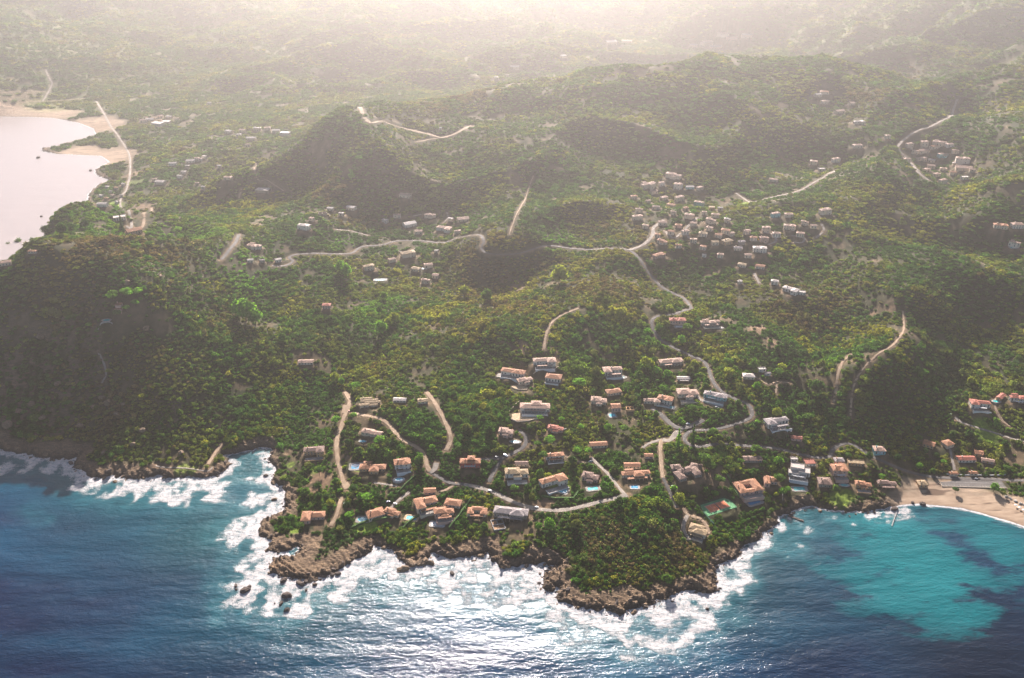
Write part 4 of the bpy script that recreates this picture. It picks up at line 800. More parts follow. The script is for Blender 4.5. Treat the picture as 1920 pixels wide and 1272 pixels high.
def grow(o, coll, nm):
    ng = bpy.data.node_groups.new(nm, 'GeometryNodeTree')
    ng.interface.new_socket("Geometry", in_out='INPUT', socket_type='NodeSocketGeometry'); ng.interface.new_socket("Geometry", in_out='OUTPUT', socket_type='NodeSocketGeometry')
    gi = ng.nodes.new("NodeGroupInput"); go = ng.nodes.new("NodeGroupOutput"); iop = ng.nodes.new("GeometryNodeInstanceOnPoints")
    ci = ng.nodes.new("GeometryNodeCollectionInfo"); ci.inputs[0].default_value = coll; ci.inputs["Separate Children"].default_value = True; ci.inputs["Reset Children"].default_value = True
    def na(n_, ty):
        q = ng.nodes.new("GeometryNodeInputNamedAttribute"); q.data_type = ty; q.inputs[0].default_value = n_; return q.outputs[0]
    ng.links.new(gi.outputs[0], iop.inputs["Points"]); ng.links.new(ci.outputs[0], iop.inputs["Instance"]); iop.inputs["Pick Instance"].default_value = True
    ng.links.new(na("pick", 'INT'), iop.inputs["Instance Index"]); ng.links.new(na("rot", 'FLOAT_VECTOR'), iop.inputs["Rotation"]); ng.links.new(na("scl", 'FLOAT_VECTOR'), iop.inputs["Scale"])
    ng.links.new(iop.outputs[0], go.inputs[0]); md = o.modifiers.new("grow", 'NODES'); md.node_group = ng
grow(mq, plants, "grow_maquis")
print("maquis plants", N)

# loose stones and blocks along the waterline
def rock_mesh(seed, mat, sub=3):
    r = random.Random(seed); bm = bmesh.new(); bmesh.ops.create_icosphere(bm, subdivisions=sub, radius=1)
    pl = [Vector((r.gauss(0, 1), r.gauss(0, 1), r.gauss(.2, .8))).normalized() for _ in range(9)]; hh = [r.uniform(.5, .85) for _ in pl]
    for v in bm.verts:
        for p_, q in zip(pl, hh):
            d = v.co.dot(p_)
            if d > q: v.co -= p_*(d-q)*.92
        v.co *= 1+r.uniform(-.05, .05)
    me = bpy.data.meshes.new("rock"); bm.to_mesh(me); bm.free(); me.materials.append(mat); return me
stones = bpy.data.collections.new("shore_stone_shapes")
for k in range(6): stones.objects.link(bpy.data.objects.new("stone", rock_mesh(80+k, MAT['rock'] if k % 2 else MAT['darkrock'], 2)))
M_ = 60000; t_ = RNG.uniform(math.radians(-42), math.radians(42), M_); r_ = np.exp(RNG.uniform(math.log(560), math.log(1250), M_)); X = r_*np.sin(t_); Y = r_*np.cos(t_)
z, sd, bch = height(X, Y, True); k = (sd > -5) & (sd < 11) & (bch < .3) & (RNG.random(M_) < np.exp(-np.abs(sd)/5)*1.3); X, Y, z, sd = X[k], Y[k], z[k], sd[k]; N = len(X)
s_ = np.exp(RNG.normal(-.05, .45, N))*np.where(sd < 0, .8, 1)
me = bpy.data.meshes.new("shore_stones"); me.vertices.add(N); me.vertices.foreach_set("co", np.stack([X, Y, np.maximum(z, -.5)+.1], -1).astype(np.float32).ravel())
for nm, typ, key, arr in (("scl", 'FLOAT_VECTOR', "vector", np.stack([s_*1.5, s_, s_*.9], -1)), ("rot", 'FLOAT_VECTOR', "vector", np.stack([RNG.normal(0, .3, N), RNG.normal(0, .3, N), RNG.normal(.7, .6, N)], -1)), ("pick", 'INT', "value", RNG.integers(0, 6, N))):
    a = me.attributes.new(nm, typ, 'POINT'); a.data.foreach_set(key, (arr.astype(np.int32) if typ == 'INT' else arr.astype(np.float32)).ravel())
so = bpy.data.objects.new("shore_stones", me); C.objects.link(so); tag(so, kind="stuff"); grow(so, stones, "strew_stones"); print("stones", N)
# ------------------------------------------------------------ builders
class MB:
    def __init__(s): s.V = []; s.F = []; s.M = []
    def add(s, V, F_, m=0):
        o = len(s.V); s.V += [tuple(v) for v in V]; s.F += [tuple(o+i for i in f) for f in F_]; s.M += [m]*len(F_)
    def box(s, x0, x1, y0, y1, z0, z1, m=0):
        s.add([(x0, y0, z0), (x1, y0, z0), (x1, y1, z0), (x0, y1, z0), (x0, y0, z1), (x1, y0, z1), (x1, y1, z1), (x0, y1, z1)],
              [(3, 2, 1, 0), (4, 5, 6, 7), (0, 1, 5, 4), (1, 2, 6, 5), (2, 3, 7, 6), (3, 0, 4, 7)], m)
    def cyl(s, x, y, r0, z0, z1, r1=None, n=8, m=0):
        r1 = r0 if r1 is None else r1
        V = [(x+r*math.cos(2*PI*k/n), y+r*math.sin(2*PI*k/n), z) for r, z in ((r0, z0), (r1, z1)) for k in range(n)]
        s.add(V, [(k, (k+1) % n, n+(k+1) % n, n+k) for k in range(n)] + [tuple(range(n, 2*n)), tuple(range(n-1, -1, -1))], m)
    def build(s, name, mats, parent=None):
        me = bpy.data.meshes.new(name); me.from_pydata(s.V, [], s.F); me.update()
        for q in (mats if isinstance(mats, (list, tuple)) else [mats]): me.materials.append(q)
        if any(s.M): me.polygons.foreach_set("material_index", s.M)
        o = bpy.data.objects.new(name, me); C.objects.link(o)
        if parent: o.parent = parent
        return o
def empty(name, x, y, z, rot=0.0):
    o = bpy.data.objects.new(name, None); C.objects.link(o); o.location = (x, y, z); o.rotation_euler = (0, 0, rot); return o

def hip(mb, x0, x1, y0, y1, z, ov=.55, pit=.33, gable=False):
    x0 -= ov; x1 += ov; y0 -= ov; y1 += ov; w, d = x1-x0, y1-y0; zt = z+min(w, d)*.5*pit+.25; t = z+.02; e = z+.27
    base = [(x0, y0, t), (x1, y0, t), (x1, y1, t), (x0, y1, t), (x0, y0, e), (x1, y0, e), (x1, y1, e), (x0, y1, e)]
    if w >= d:
        k = 0 if gable else d*.5; ym = (y0+y1)/2; R = [(x0+k, ym, zt), (x1-k, ym, zt)]
        Fc = [(4, 5, 9, 8), (6, 7, 8, 9), (5, 6, 9), (7, 4, 8)]
    else:
        k = 0 if gable else w*.5; xm = (x0+x1)/2; R = [(xm, y0+k, zt), (xm, y1-k, zt)]
        Fc = [(5, 6, 9, 8), (7, 4, 8, 9), (4, 5, 8), (6, 7, 9)]
    mb.add(base+R, Fc+[(3, 2, 1, 0), (0, 1, 5, 4), (1, 2, 6, 5), (2, 3, 7, 6), (3, 0, 4, 7)])
    return zt

FORMS = {  # wings as fractions of width / depth: cx, cy, w, d, height factor, h(ip) g(able) f(lat)
 'G': [(0, 0, 1, 1, 1, 'g')], 'H': [(0, 0, 1, 1, 1, 'h')], 'F': [(0, 0, 1, 1, 1, 'f')],
 'L': [(-.12, .12, .76, .62, 1, 'h'), (.3, -.12, .36, .9, 1.18, 'h')], 'l': [(.14, .12, .72, .6, 1, 'h'), (-.3, -.08, .38, 1.05, 1.14, 'h')],
 'T': [(0, .05, 1, .5, 1, 'h'), (.08, -.18, .34, .62, 1.1, 'h'), (-.22, .34, .28, .4, 1.22, 'g')],
 'U': [(0, .24, .6, .45, 1.16, 'h'), (-.34, -.05, .3, .8, 1, 'h'), (.34, -.05, .3, .8, 1.05, 'h')],
 'M': [(-.16, .1, .6, .66, 1.12, 'h'), (.26, .02, .46, .56, .95, 'h'), (.04, -.28, .34, .42, .8, 'h')],
 'V': [(-.22, .1, .56, .8, 1, 'h'), (.24, -.1, .52, .7, 1.1, 'g')],
 'A': [(0, .08, 1, .74, 1, 'h'), (.2, -.02, .4, .84, 1.12, 'h')],
 'K': [(0, -.05, 1, .8, 1, 'h'), (.05, .2, .34, .62, 1.36, 'h')],
 'S': [(-.14, .4, .5, .22, 1.25, 'g'), (0, .16, .74, .22, 1.1, 'g'), (.14, -.08, .66, .22, .95, 'g'), (-.22, -.32, .42, .22, .85, 'g'), (.2, -.36, .3, .2, .7, 'g')],
 'W': [(-.1, .2, .6, .5, 1.4, 'f'), (.22, 0, .5, .55, 1.05, 'f'), (-.24, -.2, .5, .45, .75, 'f'), (.1, -.36, .4, .25, .5, 'f')],
 'Q': [(-.33, 0, .33, .98, 1, 'h'), (.33, 0, .33, .98, 1.04, 'h'), (0, .34, .5, .32, .96, 'g'), (0, -.36, .5, .26, .9, 'g')],
 'Y': [(-.1, .2, .7, .55, 1.15, 'h'), (.1, -.08, .7, .6, 1, 'h'), (-.28, -.18, .3, .4, .85, 'h')],
 'R': [], 'T1': [(0, 0, 1, 1, 1, 'h'), (0, -.7, 1.2, .5, .4, 'f')]}

def build_house(s, label, rnd):
    u, v, pw, ratio, rot, form, h, rc_, wc, opt, short, rest, x, y, z, W, D, m = s
    far = m > .82; tiny = m > 1.2; h = h*1.3 if m > .72 else h
    root = empty("villa" if W > 17 else "house", x, y, z, math.radians(rot)); tag(root, label, "villa" if W > 17 else "house")
    wm = MAT[wc]; wall = MB(); wins = []
    if form == 'R':
        for (a0, a1, b0, b1) in ((-.5, .5, .44, .5), (-.5, .5, -.5, -.44), (-.5, -.44, -.43, .43), (.44, .5, -.43, .43), (-.03, .03, -.43, .43)):
            wall.box(a0*W, a1*W, b0*D, b1*D, -3, h*(.7+.3*rnd.random()))
        wall.build("wall", wm, root); fl = MB(); fl.box(-.43*W, .43*W, -.43*D, .43*D, -2, .25); fl.build("floor", MAT['earth'], root); return root
    rects = [(cx_*W-w_*W/2, cx_*W+w_*W/2, cy_*D-d_*D/2, cy_*D+d_*D/2, h*f_, r_) for (cx_, cy_, w_, d_, f_, r_) in FORMS[form]]
    top = None
    for i, (x0, x1, y0, y1, hh, rt) in enumerate(rects):
        wall.box(x0, x1, y0, y1, -4.0, hh)
        rb = MB()
        if rt == 'f':
            rb.box(x0-.15, x1+.15, y0-.15, y1+.15, hh+.003, hh+.16)
            if not tiny:
                for q in ((x0-.15, x1+.15, y0-.15, y0+.1), (x0-.15, x1+.15, y1-.1, y1+.15), (x0-.15, x0+.1, y0+.1, y1-.1), (x1-.1, x1+.15, y0+.1, y1-.1)): rb.box(*q, hh+.162, hh+.7)
            zt = hh+.5
        else:
            if rt == 'g':
                ww, dd = x1-x0, y1-y0; pk = min(ww, dd)*.5*.33
                if ww >= dd: wall.add([(x0, y0+.05, hh), (x0, y1-.05, hh), (x0, (y0+y1)/2, hh+pk+.1), (x1, y0+.05, hh), (x1, y1-.05, hh), (x1, (y0+y1)/2, hh+pk+.1)], [(0, 2, 1), (3, 4, 5)])
                else: wall.add([(x0+.05, y0, hh), (x1-.05, y0, hh), ((x0+x1)/2, y0, hh+pk+.1), (x0+.05, y1, hh), (x1-.05, y1, hh), ((x0+x1)/2, y1, hh+pk+.1)], [(0, 1, 2), (3, 5, 4)])
            zt = hip(rb, x0, x1, y0, y1, hh, .35 if far else .6, .33, rt == 'g')
        ro = rb.build("roof", MAT[rc_] if rc_ in MAT else wm, root)
        if i == 0: top = (ro, x0, x1, y0, y1, zt, hh)
        # openings on the front and the sides
        wd = x1-x0; n = max(1, int(wd/(3.4 if not far else 5.0)))
        if tiny: n = min(n, 2)
        for st in range(2 if hh > 4.5 else 1):
            zc = (1.55 if st == 0 else hh-1.6) if hh > 3.2 else hh*.5
            for k in range(n):
                xc = x0+wd*(k+.5)/n
                if any(a0-.1 < xc < a1+.1 and b0 < y0-.05 < b1 for (a0, a1, b0, b1, _, _) in rects): continue
                wins.append((xc, y0, zc, 0, 1.5 if (k+st) % 3 == 1 else 1.1, 2.1 if (st == 0 and k % 2 == 0 and hh > 3) else 1.3))
            if not tiny:
                for sx2, fx in ((x0, 1), (x1, 3)):
                    yc = (y0+y1)/2
                    if not any(a0 < sx2+(.05 if fx == 3 else -.05) < a1 and b0 < yc < b1 for (a0, a1, b0, b1, _, _) in rects): wins.append((sx2, yc, zc, fx, 1.2, 1.3))
    wo = wall.build("wall", wm, root)
    rnd.shuffle(wins); cap = 3 if tiny else (5 if far else 12)
    for j, (wx, wy, wz, f, ww, wh) in enumerate(wins[:cap]):
        fr = MB()
        if f == 0: fr.box(wx-ww/2-.12, wx+ww/2+.12, wy-.06, wy+.02, wz-wh/2-.12, wz+wh/2+.12, 0); pn = (wx-ww/2, wx+ww/2, wy-.10, wy-.061, wz-wh/2, wz+wh/2)
        else:
            a, b_ = (wx-.06, wx+.02) if f == 1 else (wx-.02, wx+.06); fr.box(a, b_, wy-ww/2-.12, wy+ww/2+.12, wz-wh/2-.12, wz+wh/2+.12, 0)
            pn = (wx-.10, wx-.061, wy-ww/2, wy+ww/2, wz-wh/2, wz+wh/2) if f == 1 else (wx+.061, wx+.10, wy-ww/2, wy+ww/2, wz-wh/2, wz+wh/2)
        if far: fr.V = []; fr.F = []; fr.M = []; fr.box(*pn[:2], pn[2]-.03 if f == 0 else pn[2], pn[3], *pn[4:]); fr.build("window", MAT['glass'], root); continue
        door = f == 0 and wh > 2
        wn = fr.build("door" if door else "window", MAT['white'] if wc != 'W' else MAT['shutter'], root)
        g = MB(); g.box(*pn); g.build("pane", MAT['glass'], wn)
    yf = min(r[2] for r in rects); xa = min(r[0] for r in rects); xb = max(r[1] for r in rects)
    if 'c' in opt or (not far and rnd.random() < .4) and form != 'F':
        ro, x0, x1, y0, y1, zt, hh = top; c_ = MB(); qx = x0+(x1-x0)*.25; qy = (y0+y1)/2+.6
        c_.box(qx-.45, qx+.45, qy-.4, qy+.4, hh+.3, zt+1.0, 0); c_.box(qx-.6, qx+.6, qy-.55, qy+.55, zt+1.003, zt+1.2, 0); c_.build("chimney", wm, ro)
    if 't' in opt:
        d_ = 4.2+W*.1; t = MB(); t.box(xa+W*.06, xb-W*.06, yf-d_, yf-.05, -3.5, .2); to = t.build("terrace", MAT['paving'], root)
        r_ = MB(); r_.box(xa+W*.06, xb-W*.06, yf-d_-.2, yf-d_-.003, -3.5, .95); r_.box(xa+W*.06-.2, xa+W*.06-.003, yf-d_, yf-.1, -3.5, .95); r_.build("parapet", MAT['white'] if wc in 'WT' else wm, to)
    if 'a' in opt:   # posts carrying a lean-to roof along the front
        n = max(3, int((xb-xa)*.7/3)); x0, x1 = xa+W*.14, xb-W*.14; hp = min(h*.8, 2.9); p_ = MB(); p_.box(x0, x1, yf-2.9, yf-.03, hp, hp+.25); pr = p_.build("porch_roof", MAT[rc_] if rc_ in MAT else wm, root)
        for k in range(n): q = MB(); q.cyl(x0+.2+(x1-x0-.4)*k/(n-1), yf-2.6, .2, -2, hp-.003, n=6); q.build("post", MAT['white'] if wc in 'WT' else wm, root)
    if 'b' in opt:
        x0, x1 = xa+W*.2, xb-W*.25; zb = max(2.7, h*.52); q = MB(); q.box(x0, x1, yf-1.9, yf-.02, zb, zb+.18); bo = q.build("balcony", MAT['white'], root)
        q = MB(); q.box(x0, x1, yf-1.9, yf-1.84, zb+1.0, zb+1.1)
        for k in range(9): q.box(x0+(x1-x0)*k/8.2, x0+(x1-x0)*k/8.2+.08, yf-1.89, yf-1.85, zb+.19, zb+1.0)
        q.build("railing", MAT['white'], bo)
    return root

# labels: near houses are written out; the rest are told apart by the nearest written landmark
COLN = {'o': 'orange', 'p': 'pink', 'b': 'brown', 'r': 'red', 'y': 'straw coloured', 'g': 'grey', 'w': 'pale flat', 'C': 'open', 'O': 'open'}
LM = [(477, 463, "the white villa above the western hairpin"), (570, 427, "the white arcaded house on the ridge"), (806, 405, "the broad pale villa in the upper valley"), (766, 478, "the long arcaded building in the upper valley"),
      (1262, 331, "the large pink house atop the hillside village"), (1424, 469, "the long white house in the hillside village"), (1292, 407, "the steep lane of the hillside village"), (1547, 399, "the lone villa right of the hillside village"), (1482, 545, "the long white house on the far slope"),
      (1804, 302, "the tall white block of the eastern hamlet"), (1567, 301, "the white house on the hazy slope"), (1575, 205, "the bare summit plots"), (1901, 458, "the villa with pool at the right edge"),
      (225, 409, "the white shed by the bay"), (296, 231, "the hazy hamlet behind the bay"), (372, 299, "the villa above the bay plain"), (482, 242, "the hazy row behind the peak"), (1355, 64, "the tall hazy building of the pink town"), (494, 357, "the quarry shed under the peak")]
ORD = ["nearest", "second", "third", "fourth", "fifth", "sixth", "seventh", "eighth", "ninth", "tenth", "eleventh", "twelfth", "thirteenth"]
def direction(du, dv):
    a = math.degrees(math.atan2(-dv*1.6, du)) % 360
    return ["right of", "upper right of", "above", "upper left of", "left of", "lower left of", "below", "lower right of"][int(((a+22.5) % 360)//45)]
farspecs = specs[nnear:]; buckets = {}
for s in farspecs:
    ds = sorted((math.hypot(s[0]-l[0], (s[1]-l[1])*1.6), i) for i, l in enumerate(LM)); d0, li = ds[0]
    if d0 < 2: s[10] = "landmark"; s[11] = li; continue
    k = (li, direction(s[0]-LM[li][0], s[1]-LM[li][1])); buckets.setdefault(k, []).append((d0, s))
for (li, dr), L in buckets.items():
    L.sort(key=lambda t: t[0])
    for i, (d, s) in enumerate(L): s[11] = f"{COLN[s[7]]} roofed house, {ORD[i]} one {dr} {LM[li][2]}"
rnd = random.Random(5)
for i, s in enumerate(specs):
    if i < nnear: lab = (s[10] + " " + s[11]).strip()
    elif s[10] == "landmark": s[10] = None; lab = LM[s[11]][2][4:]; lab = lab if len(lab.split()) > 3 else lab+' in the haze'
    else: lab = s[11]
    lab = ' '.join(lab.split()[:16])
    if i >= nnear: s[4] += rnd.uniform(-32, 32); s[15] *= (q_ := rnd.uniform(.7, 1.15)); s[16] *= q_
    h_ = build_house(s, lab, rnd)
    if i >= nnear: h_["group"] = "hazy houses on the far slopes"
    else: h_["group"] = "villas above the rocky shore"

# ------------------------------------------------------------ pools and terraces
def shape_pts(kind, w, d, n=24):
    if kind == 'r':
        P_ = []
        for k in range(n):
            a = 2*PI*(k+.5)/n; c_, s_ = math.cos(a), math.sin(a); q = 1/max(abs(c_), abs(s_)); P_.append((c_*q*w/2, s_*q*d/2))
        return P_
    e = .32 if kind == 'k' else 0
    return [(math.cos(2*PI*k/n)*w/2, math.sin(2*PI*k/n)*d/2*(1-e*max(0, math.sin(2*PI*k/n))*max(0, math.cos(4*PI*k/n*.5+.6)))) for k in range(n)]
def build_pool(s):
    u, v, pw, dd, rot, kind, sc_, wt, lab, x, y, z, W = s
    deckonly = wt == 'deck'
    root = empty("terrace" if deckonly else "swimming_pool", x, y, z+.25, math.radians(rot)); tag(root, lab, "terrace" if deckonly else "swimming pool", None if deckonly else "garden pools")
    surr = {'W': MAT['paving'], 'C': MAT['ochrepav'], 'B': MAT['concrete'], 'T': MAT['turq'] if 'turq' in MAT else MAT['concrete']}[sc_]
    out = shape_pts('o' if kind in 'ko' and W < 14 else 'r' if kind != 'o' else 'o', W, dd); n = len(out)
    if deckonly:
        m = MB(); m.add([(a, b_, .2) for a, b_ in out]+[(a, b_, -4) for a, b_ in out], [tuple(range(n))]+[(k, n+k, n+(k+1) % n, (k+1) % n) for k in range(n)]); m.build("paving", surr, root)
        q = MB(); I = [(a*1.02, b_*1.03) for a, b_ in out]; O = [(a*1.05, b_*1.08) for a, b_ in out]; hs = n//2
        V = [(a, b_, -3.5) for a, b_ in O[hs:]]+[(a, b_, .8) for a, b_ in O[hs:]]+[(a, b_, .8) for a, b_ in I[hs:]]+[(a, b_, -3.5) for a, b_ in I[hs:]]; k_ = n-hs
        q.add(V, [(i, i+1, k_+i+1, k_+i) for i in range(k_-1)]+[(k_+i, k_+i+1, 2*k_+i+1, 2*k_+i) for i in range(k_-1)]+[(2*k_+i, 2*k_+i+1, 3*k_+i+1, 3*k_+i) for i in range(k_-1)]); q.build("parapet", MAT['C'], root); return
    inn = shape_pts(kind, W*.68, dd*.6, n); off = -W*.05 if W > 14 else 0
    inn = [(a+off*.4, b_) for a, b_ in inn]
    m = MB(); V = [(a, b_, .15) for a, b_ in out]+[(a, b_, .15) for a, b_ in inn]+[(a, b_, -3.5) for a, b_ in out]+[(a, b_, -1.2) for a, b_ in inn]
    Fc = []
    for k in range(n):
        j = (k+1) % n; Fc += [(k, j, n+j, n+k), (2*n+k, 2*n+j, j, k), (n+k, n+j, 3*n+j, 3*n+k)]
    m.add(V, Fc); m.build("pool_deck", surr, root)
    q = MB(); q.add([(a, b_, .02) for a, b_ in inn], [tuple(range(n))]); q.build("cover" if wt == 'cover' else "water", MAT['white'] if wt == 'cover' else MAT[wt], root)
    for k in range(2):      # loungers' low bench and the ladder stand for nothing else: a parasol base beside the water
        pass
for s in pools: build_pool(s)

# ------------------------------------------------------------ tennis court
x, y, z, m = TENNIS; t = empty("tennis_court", x, y, z+.3, math.radians(24)); tag(t, "green tennis court with a red playing area below the atrium villa", "tennis court")
MAT['cgreen'] = simple_mat("court_green", (.10, .26, .12), .9, .12, .3); MAT['cred'] = simple_mat("court_red", (.55, .17, .08), .9, .12, .3)
q = MB(); q.box(-18, 18, -9, 9, -3, 0); q.build("court_surface", MAT['cgreen'], t)
q = MB(); q.box(-11.9, 11.9, -5.5, 5.5, -.1, .02); pa = q.build("playing_area", MAT['cred'], t)
q = MB()
for a in ((-11.9, 11.9, -5.5, -5.35), (-11.9, 11.9, 5.35, 5.5), (-11.9, -11.75, -5.3, 5.3), (11.75, 11.9, -5.3, 5.3), (-11.7, 11.7, -4.2, -4.1), (-11.7, 11.7, 4.1, 4.2), (-6.4, -6.3, -4, 4), (6.3, 6.4, -4, 4), (-6.2, 6.2, -.05, .05)): q.box(*a, .024, .028)
q.build("court_line", MAT['white'], pa)
q = MB(); q.box(-.03, .03, -6.2, 6.2, .1, 1.0); q.cyl(0, -6.3, .06, 0, 1.1); q.cyl(0, 6.3, .06, 0, 1.1); q.build("net", MAT['shutter'], t)
MAT['fence'] = simple_mat("court_fence", (.035, .10, .06), .9, .2)
for (a, b_) in (((-18, -9), (18, -9)), ((18, -9), (18, 9)), ((18, 9), (-18, 9)), ((-18, 9), (-18, -9))):
    q = MB(); L = math.hypot(b_[0]-a[0], b_[1]-a[1]); n = int(L/2.5); dx, dy = (b_[0]-a[0])/L, (b_[1]-a[1])/L
    for k in range(n+1): q.cyl(a[0]+dx*L*k/n, a[1]+dy*L*k/n, .06, 0, 2.6, n=5)
    for zz in (.3, .9, 1.5, 2.1, 2.55):
        q.add([(a[0]-dy*.03, a[1]+dx*.03, zz), (b_[0]-dy*.03, b_[1]+dx*.03, zz), (b_[0]+dy*.03, b_[1]-dx*.03, zz+.09), (a[0]+dy*.03, a[1]-dx*.03, zz+.09)], [(0, 1, 2, 3)])
    q.build("fence", MAT['fence'], t)

# ------------------------------------------------------------ beach car park on its retaining wall, ruin, jetties
x, y, z, m = PARKING; t = empty("car_park", x, y, z+.25, math.radians(-3)); tag(t, "empty tarmac car park on a retaining wall behind the beach", "car park")
q = MB(); q.box(-34, 34, -7, 6, -1.5, .1); q.build("parking_surface", MAT['asphalt'], t)
q = MB(); q.box(-34.4, 34.4, -7.4, -7.01, -4.5, .7); q.box(-34.4, -34.01, -7, 6, -3, .7); q.build("retaining_wall", MAT['C'], t)
q = MB()
for k in range(22): q.box(-32+k*3, -31.88+k*3, -6.6, -2.6, .104, .108)
q.box(-32, 32, 1.2, 1.35, .104, .108); q.build("parking_marking", MAT['white'], t)
q = MB()
for k in range(5): q.box(-3+k*.1, 6, -9.6+k*.45, -9.15+k*.45, -4.5, -2.6+k*.5)
q.build("steps", MAT['concrete'], t)
x, y, z, m = RUIN; t = empty("building_foundation", x, y, z, math.radians(14)); tag(t, "roofless grey concrete foundation below the long greyish villa", "foundation")
q = MB()
for a in ((-6, 6, -8, -7.5), (-6, 6, 7.5, 8), (-6, -5.5, -7.4, 7.4), (5.5, 6, -7.4, 7.4), (-5.4, 5.4, -.2, .2), (-.2, .2, .3, 7.4)): q.box(*a, -3, 1.4)
q.build("wall", MAT['concrete'], t); q = MB(); q.box(-5.4, 5.4, -7.4, -.3, -2, .3); q.box(-5.4, -.3, .3, 7.4, -2, .3); q.build("floor", MAT['earth'], t)

def jetty(u0, v0, u1, v1, w_, lab, mat, posts=True):
    (x0, y0), (x1, y1) = [P(np.array(a), np.array(b_), 0.8) for a, b_ in ((u0, v0), (u1, v1))]; L = math.hypot(x1-x0, y1-y0); a = math.atan2(y1-y0, x1-x0)
    t = empty("jetty", float(x0), float(y0), 0, a); tag(t, lab, "jetty"); q = MB(); q.box(0, L, -w_/2, w_/2, .55, .85); q.build("deck", mat, t)
    for k in range(int(L/4)+1):
        q = MB(); q.cyl(min(k*4+.4, L-.4), w_*.32, .18, -3, .55, n=6); q.cyl(min(k*4+.4, L-.4), -w_*.32, .18, -3, .55, n=6); q.build("piling", mat, t)
jetty(1478, 966, 1507, 977, 2.4, "dark stone jetty reaching into the little bay", MAT['darkrock'])
jetty(1682, 958, 1672, 986, .8, "thin pale gangway running out from the foaming rocks", MAT['concrete'])

MAT['hedge'] = simple_mat('hedge_leaves', (.06, .12, .03), .95, .4, 1.5)
# sea wall lines, garden walls, bank walls
def wall_line(name, pts, h_, th_, mat, lab, cat):
    q_ = np.array([[float(z_) for z_ in t_.split(",")] for t_ in pts.split()]); X_, Y_, _ = hit(q_[:, 0], q_[:, 1]); o = []
    for i in range(len(X_)-1):
        m_ = max(1, int(math.hypot(X_[i+1]-X_[i], Y_[i+1]-Y_[i])/2.5))
        for k in range(m_): o.append((X_[i]+(X_[i+1]-X_[i])*k/m_, Y_[i]+(Y_[i+1]-Y_[i])*k/m_))
    o.append((X_[-1], Y_[-1])); o = np.array(o); zz, _ = padded(o[:, 0], o[:, 1], height(o[:, 0], o[:, 1])); t_ = np.gradient(o, axis=0); t_ /= np.linalg.norm(t_, axis=1)[:, None]+1e-9
    V = []; Fc = []
    for i in range(len(o)):
        nx_, ny_ = -t_[i, 1]*th_/2, t_[i, 0]*th_/2
        for s_, dz in ((1, -1.5), (1, h_), (-1, h_), (-1, -1.5)): V.append((o[i, 0]+nx_*s_, o[i, 1]+ny_*s_, zz[i]+dz))
    for i in range(len(o)-1): Fc += [(4*i+k, 4*i+4+k, 4*i+5+k, 4*i+1+k) for k in range(3)]
    Fc += [(3, 2, 1, 0), tuple(4*(len(o)-1)+k for k in range(4))]
    r_ = link_mesh(name, V, Fc, [mat]); tag(r_, lab, cat); return r_
wall_line("garden_wall", "955,787 970,795 990,793 1010,786 1022,778", 1.2, .5, MAT['C'], "low cream wall curving round the sandy courtyard terrace", "wall")
wall_line("garden_wall", "955,772 968,757 975,752", 1.0, .5, MAT['C'], "pale wall along the drive left of the long cream villa", "wall")
wall_line("retaining_wall", "1034,812 1048,809 1062,806", 1.6, .5, MAT['W'], "pale retaining wall under the red roofed villa", "wall")
wall_line("retaining_wall", "742,471 760,475 779,468", 1.5, .6, MAT['W'], "grey white wall above the long arcaded building", "wall")
wall_line("garden_wall", "1278,985 1276,1000 1286,1012 1300,1012", 1.2, .5, MAT['C'], "curved pale wall left of the five sided villa", "wall")
wall_line("garden_wall", "1326,995 1324,1006 1316,1012", 1.2, .5, MAT['C'], "short curved pale wall right of the five sided villa", "wall")
wall_line("garden_wall", "1466,915 1468,938", 1.3, .6, MAT['concrete'], "straight grey wall running down to the little bay", "wall")
wall_line("garden_wall", "180,621 195,616 212,611", 1.2, .6, MAT['concrete'], "pale wall under the headland terrace pool", "wall")
wall_line("beach_wall", "1772,889 1800,890 1835,891 1885,891", .9, .5, MAT['white'], "long white roadside wall behind the beach car park", "wall")
wall_line("garden_wall", "1000,702 1020,697 1040,694 1054,686", 1.0, .4, MAT['C'], "wall along the hilltop forecourt", "wall")
wall_line("hedge", "1318,962 1338,985", 2.0, 1.2, MAT['fence'], "dark hedge along the track beside the tennis court", "hedge")
wall_line("hedge", "755,992 778,972 800,958 822,945", 2.2, 1.6, MAT['hedge'], "long hedge between the large orange villa and the pink tiled villa", "hedge")
wall_line("hedge", "842,992 858,972 872,952 884,935", 2.2, 1.6, MAT['hedge'], "hedge right of the pink tiled villa plot", "hedge")
wall_line("hedge", "655,992 690,978 722,975 748,965", 2.0, 1.6, MAT['hedge'], "hedge along the seaward side of the round pool garden", "hedge")
wall_line("hedge", "1016,932 1040,936 1075,936 1085,922", 2.0, 1.5, MAT['hedge'], "hedge curving round the emerald lawn", "hedge")
wall_line("hedge", "745,925 765,905 780,892", 1.8, 1.3, MAT['hedge'], "hedge along the lane below the two storey white villa", "hedge")
wall_line("hedge", "1385,935 1372,905 1362,890", 2.0, 1.4, MAT['hedge'], "hedge on the lane side of the atrium villa", "hedge")

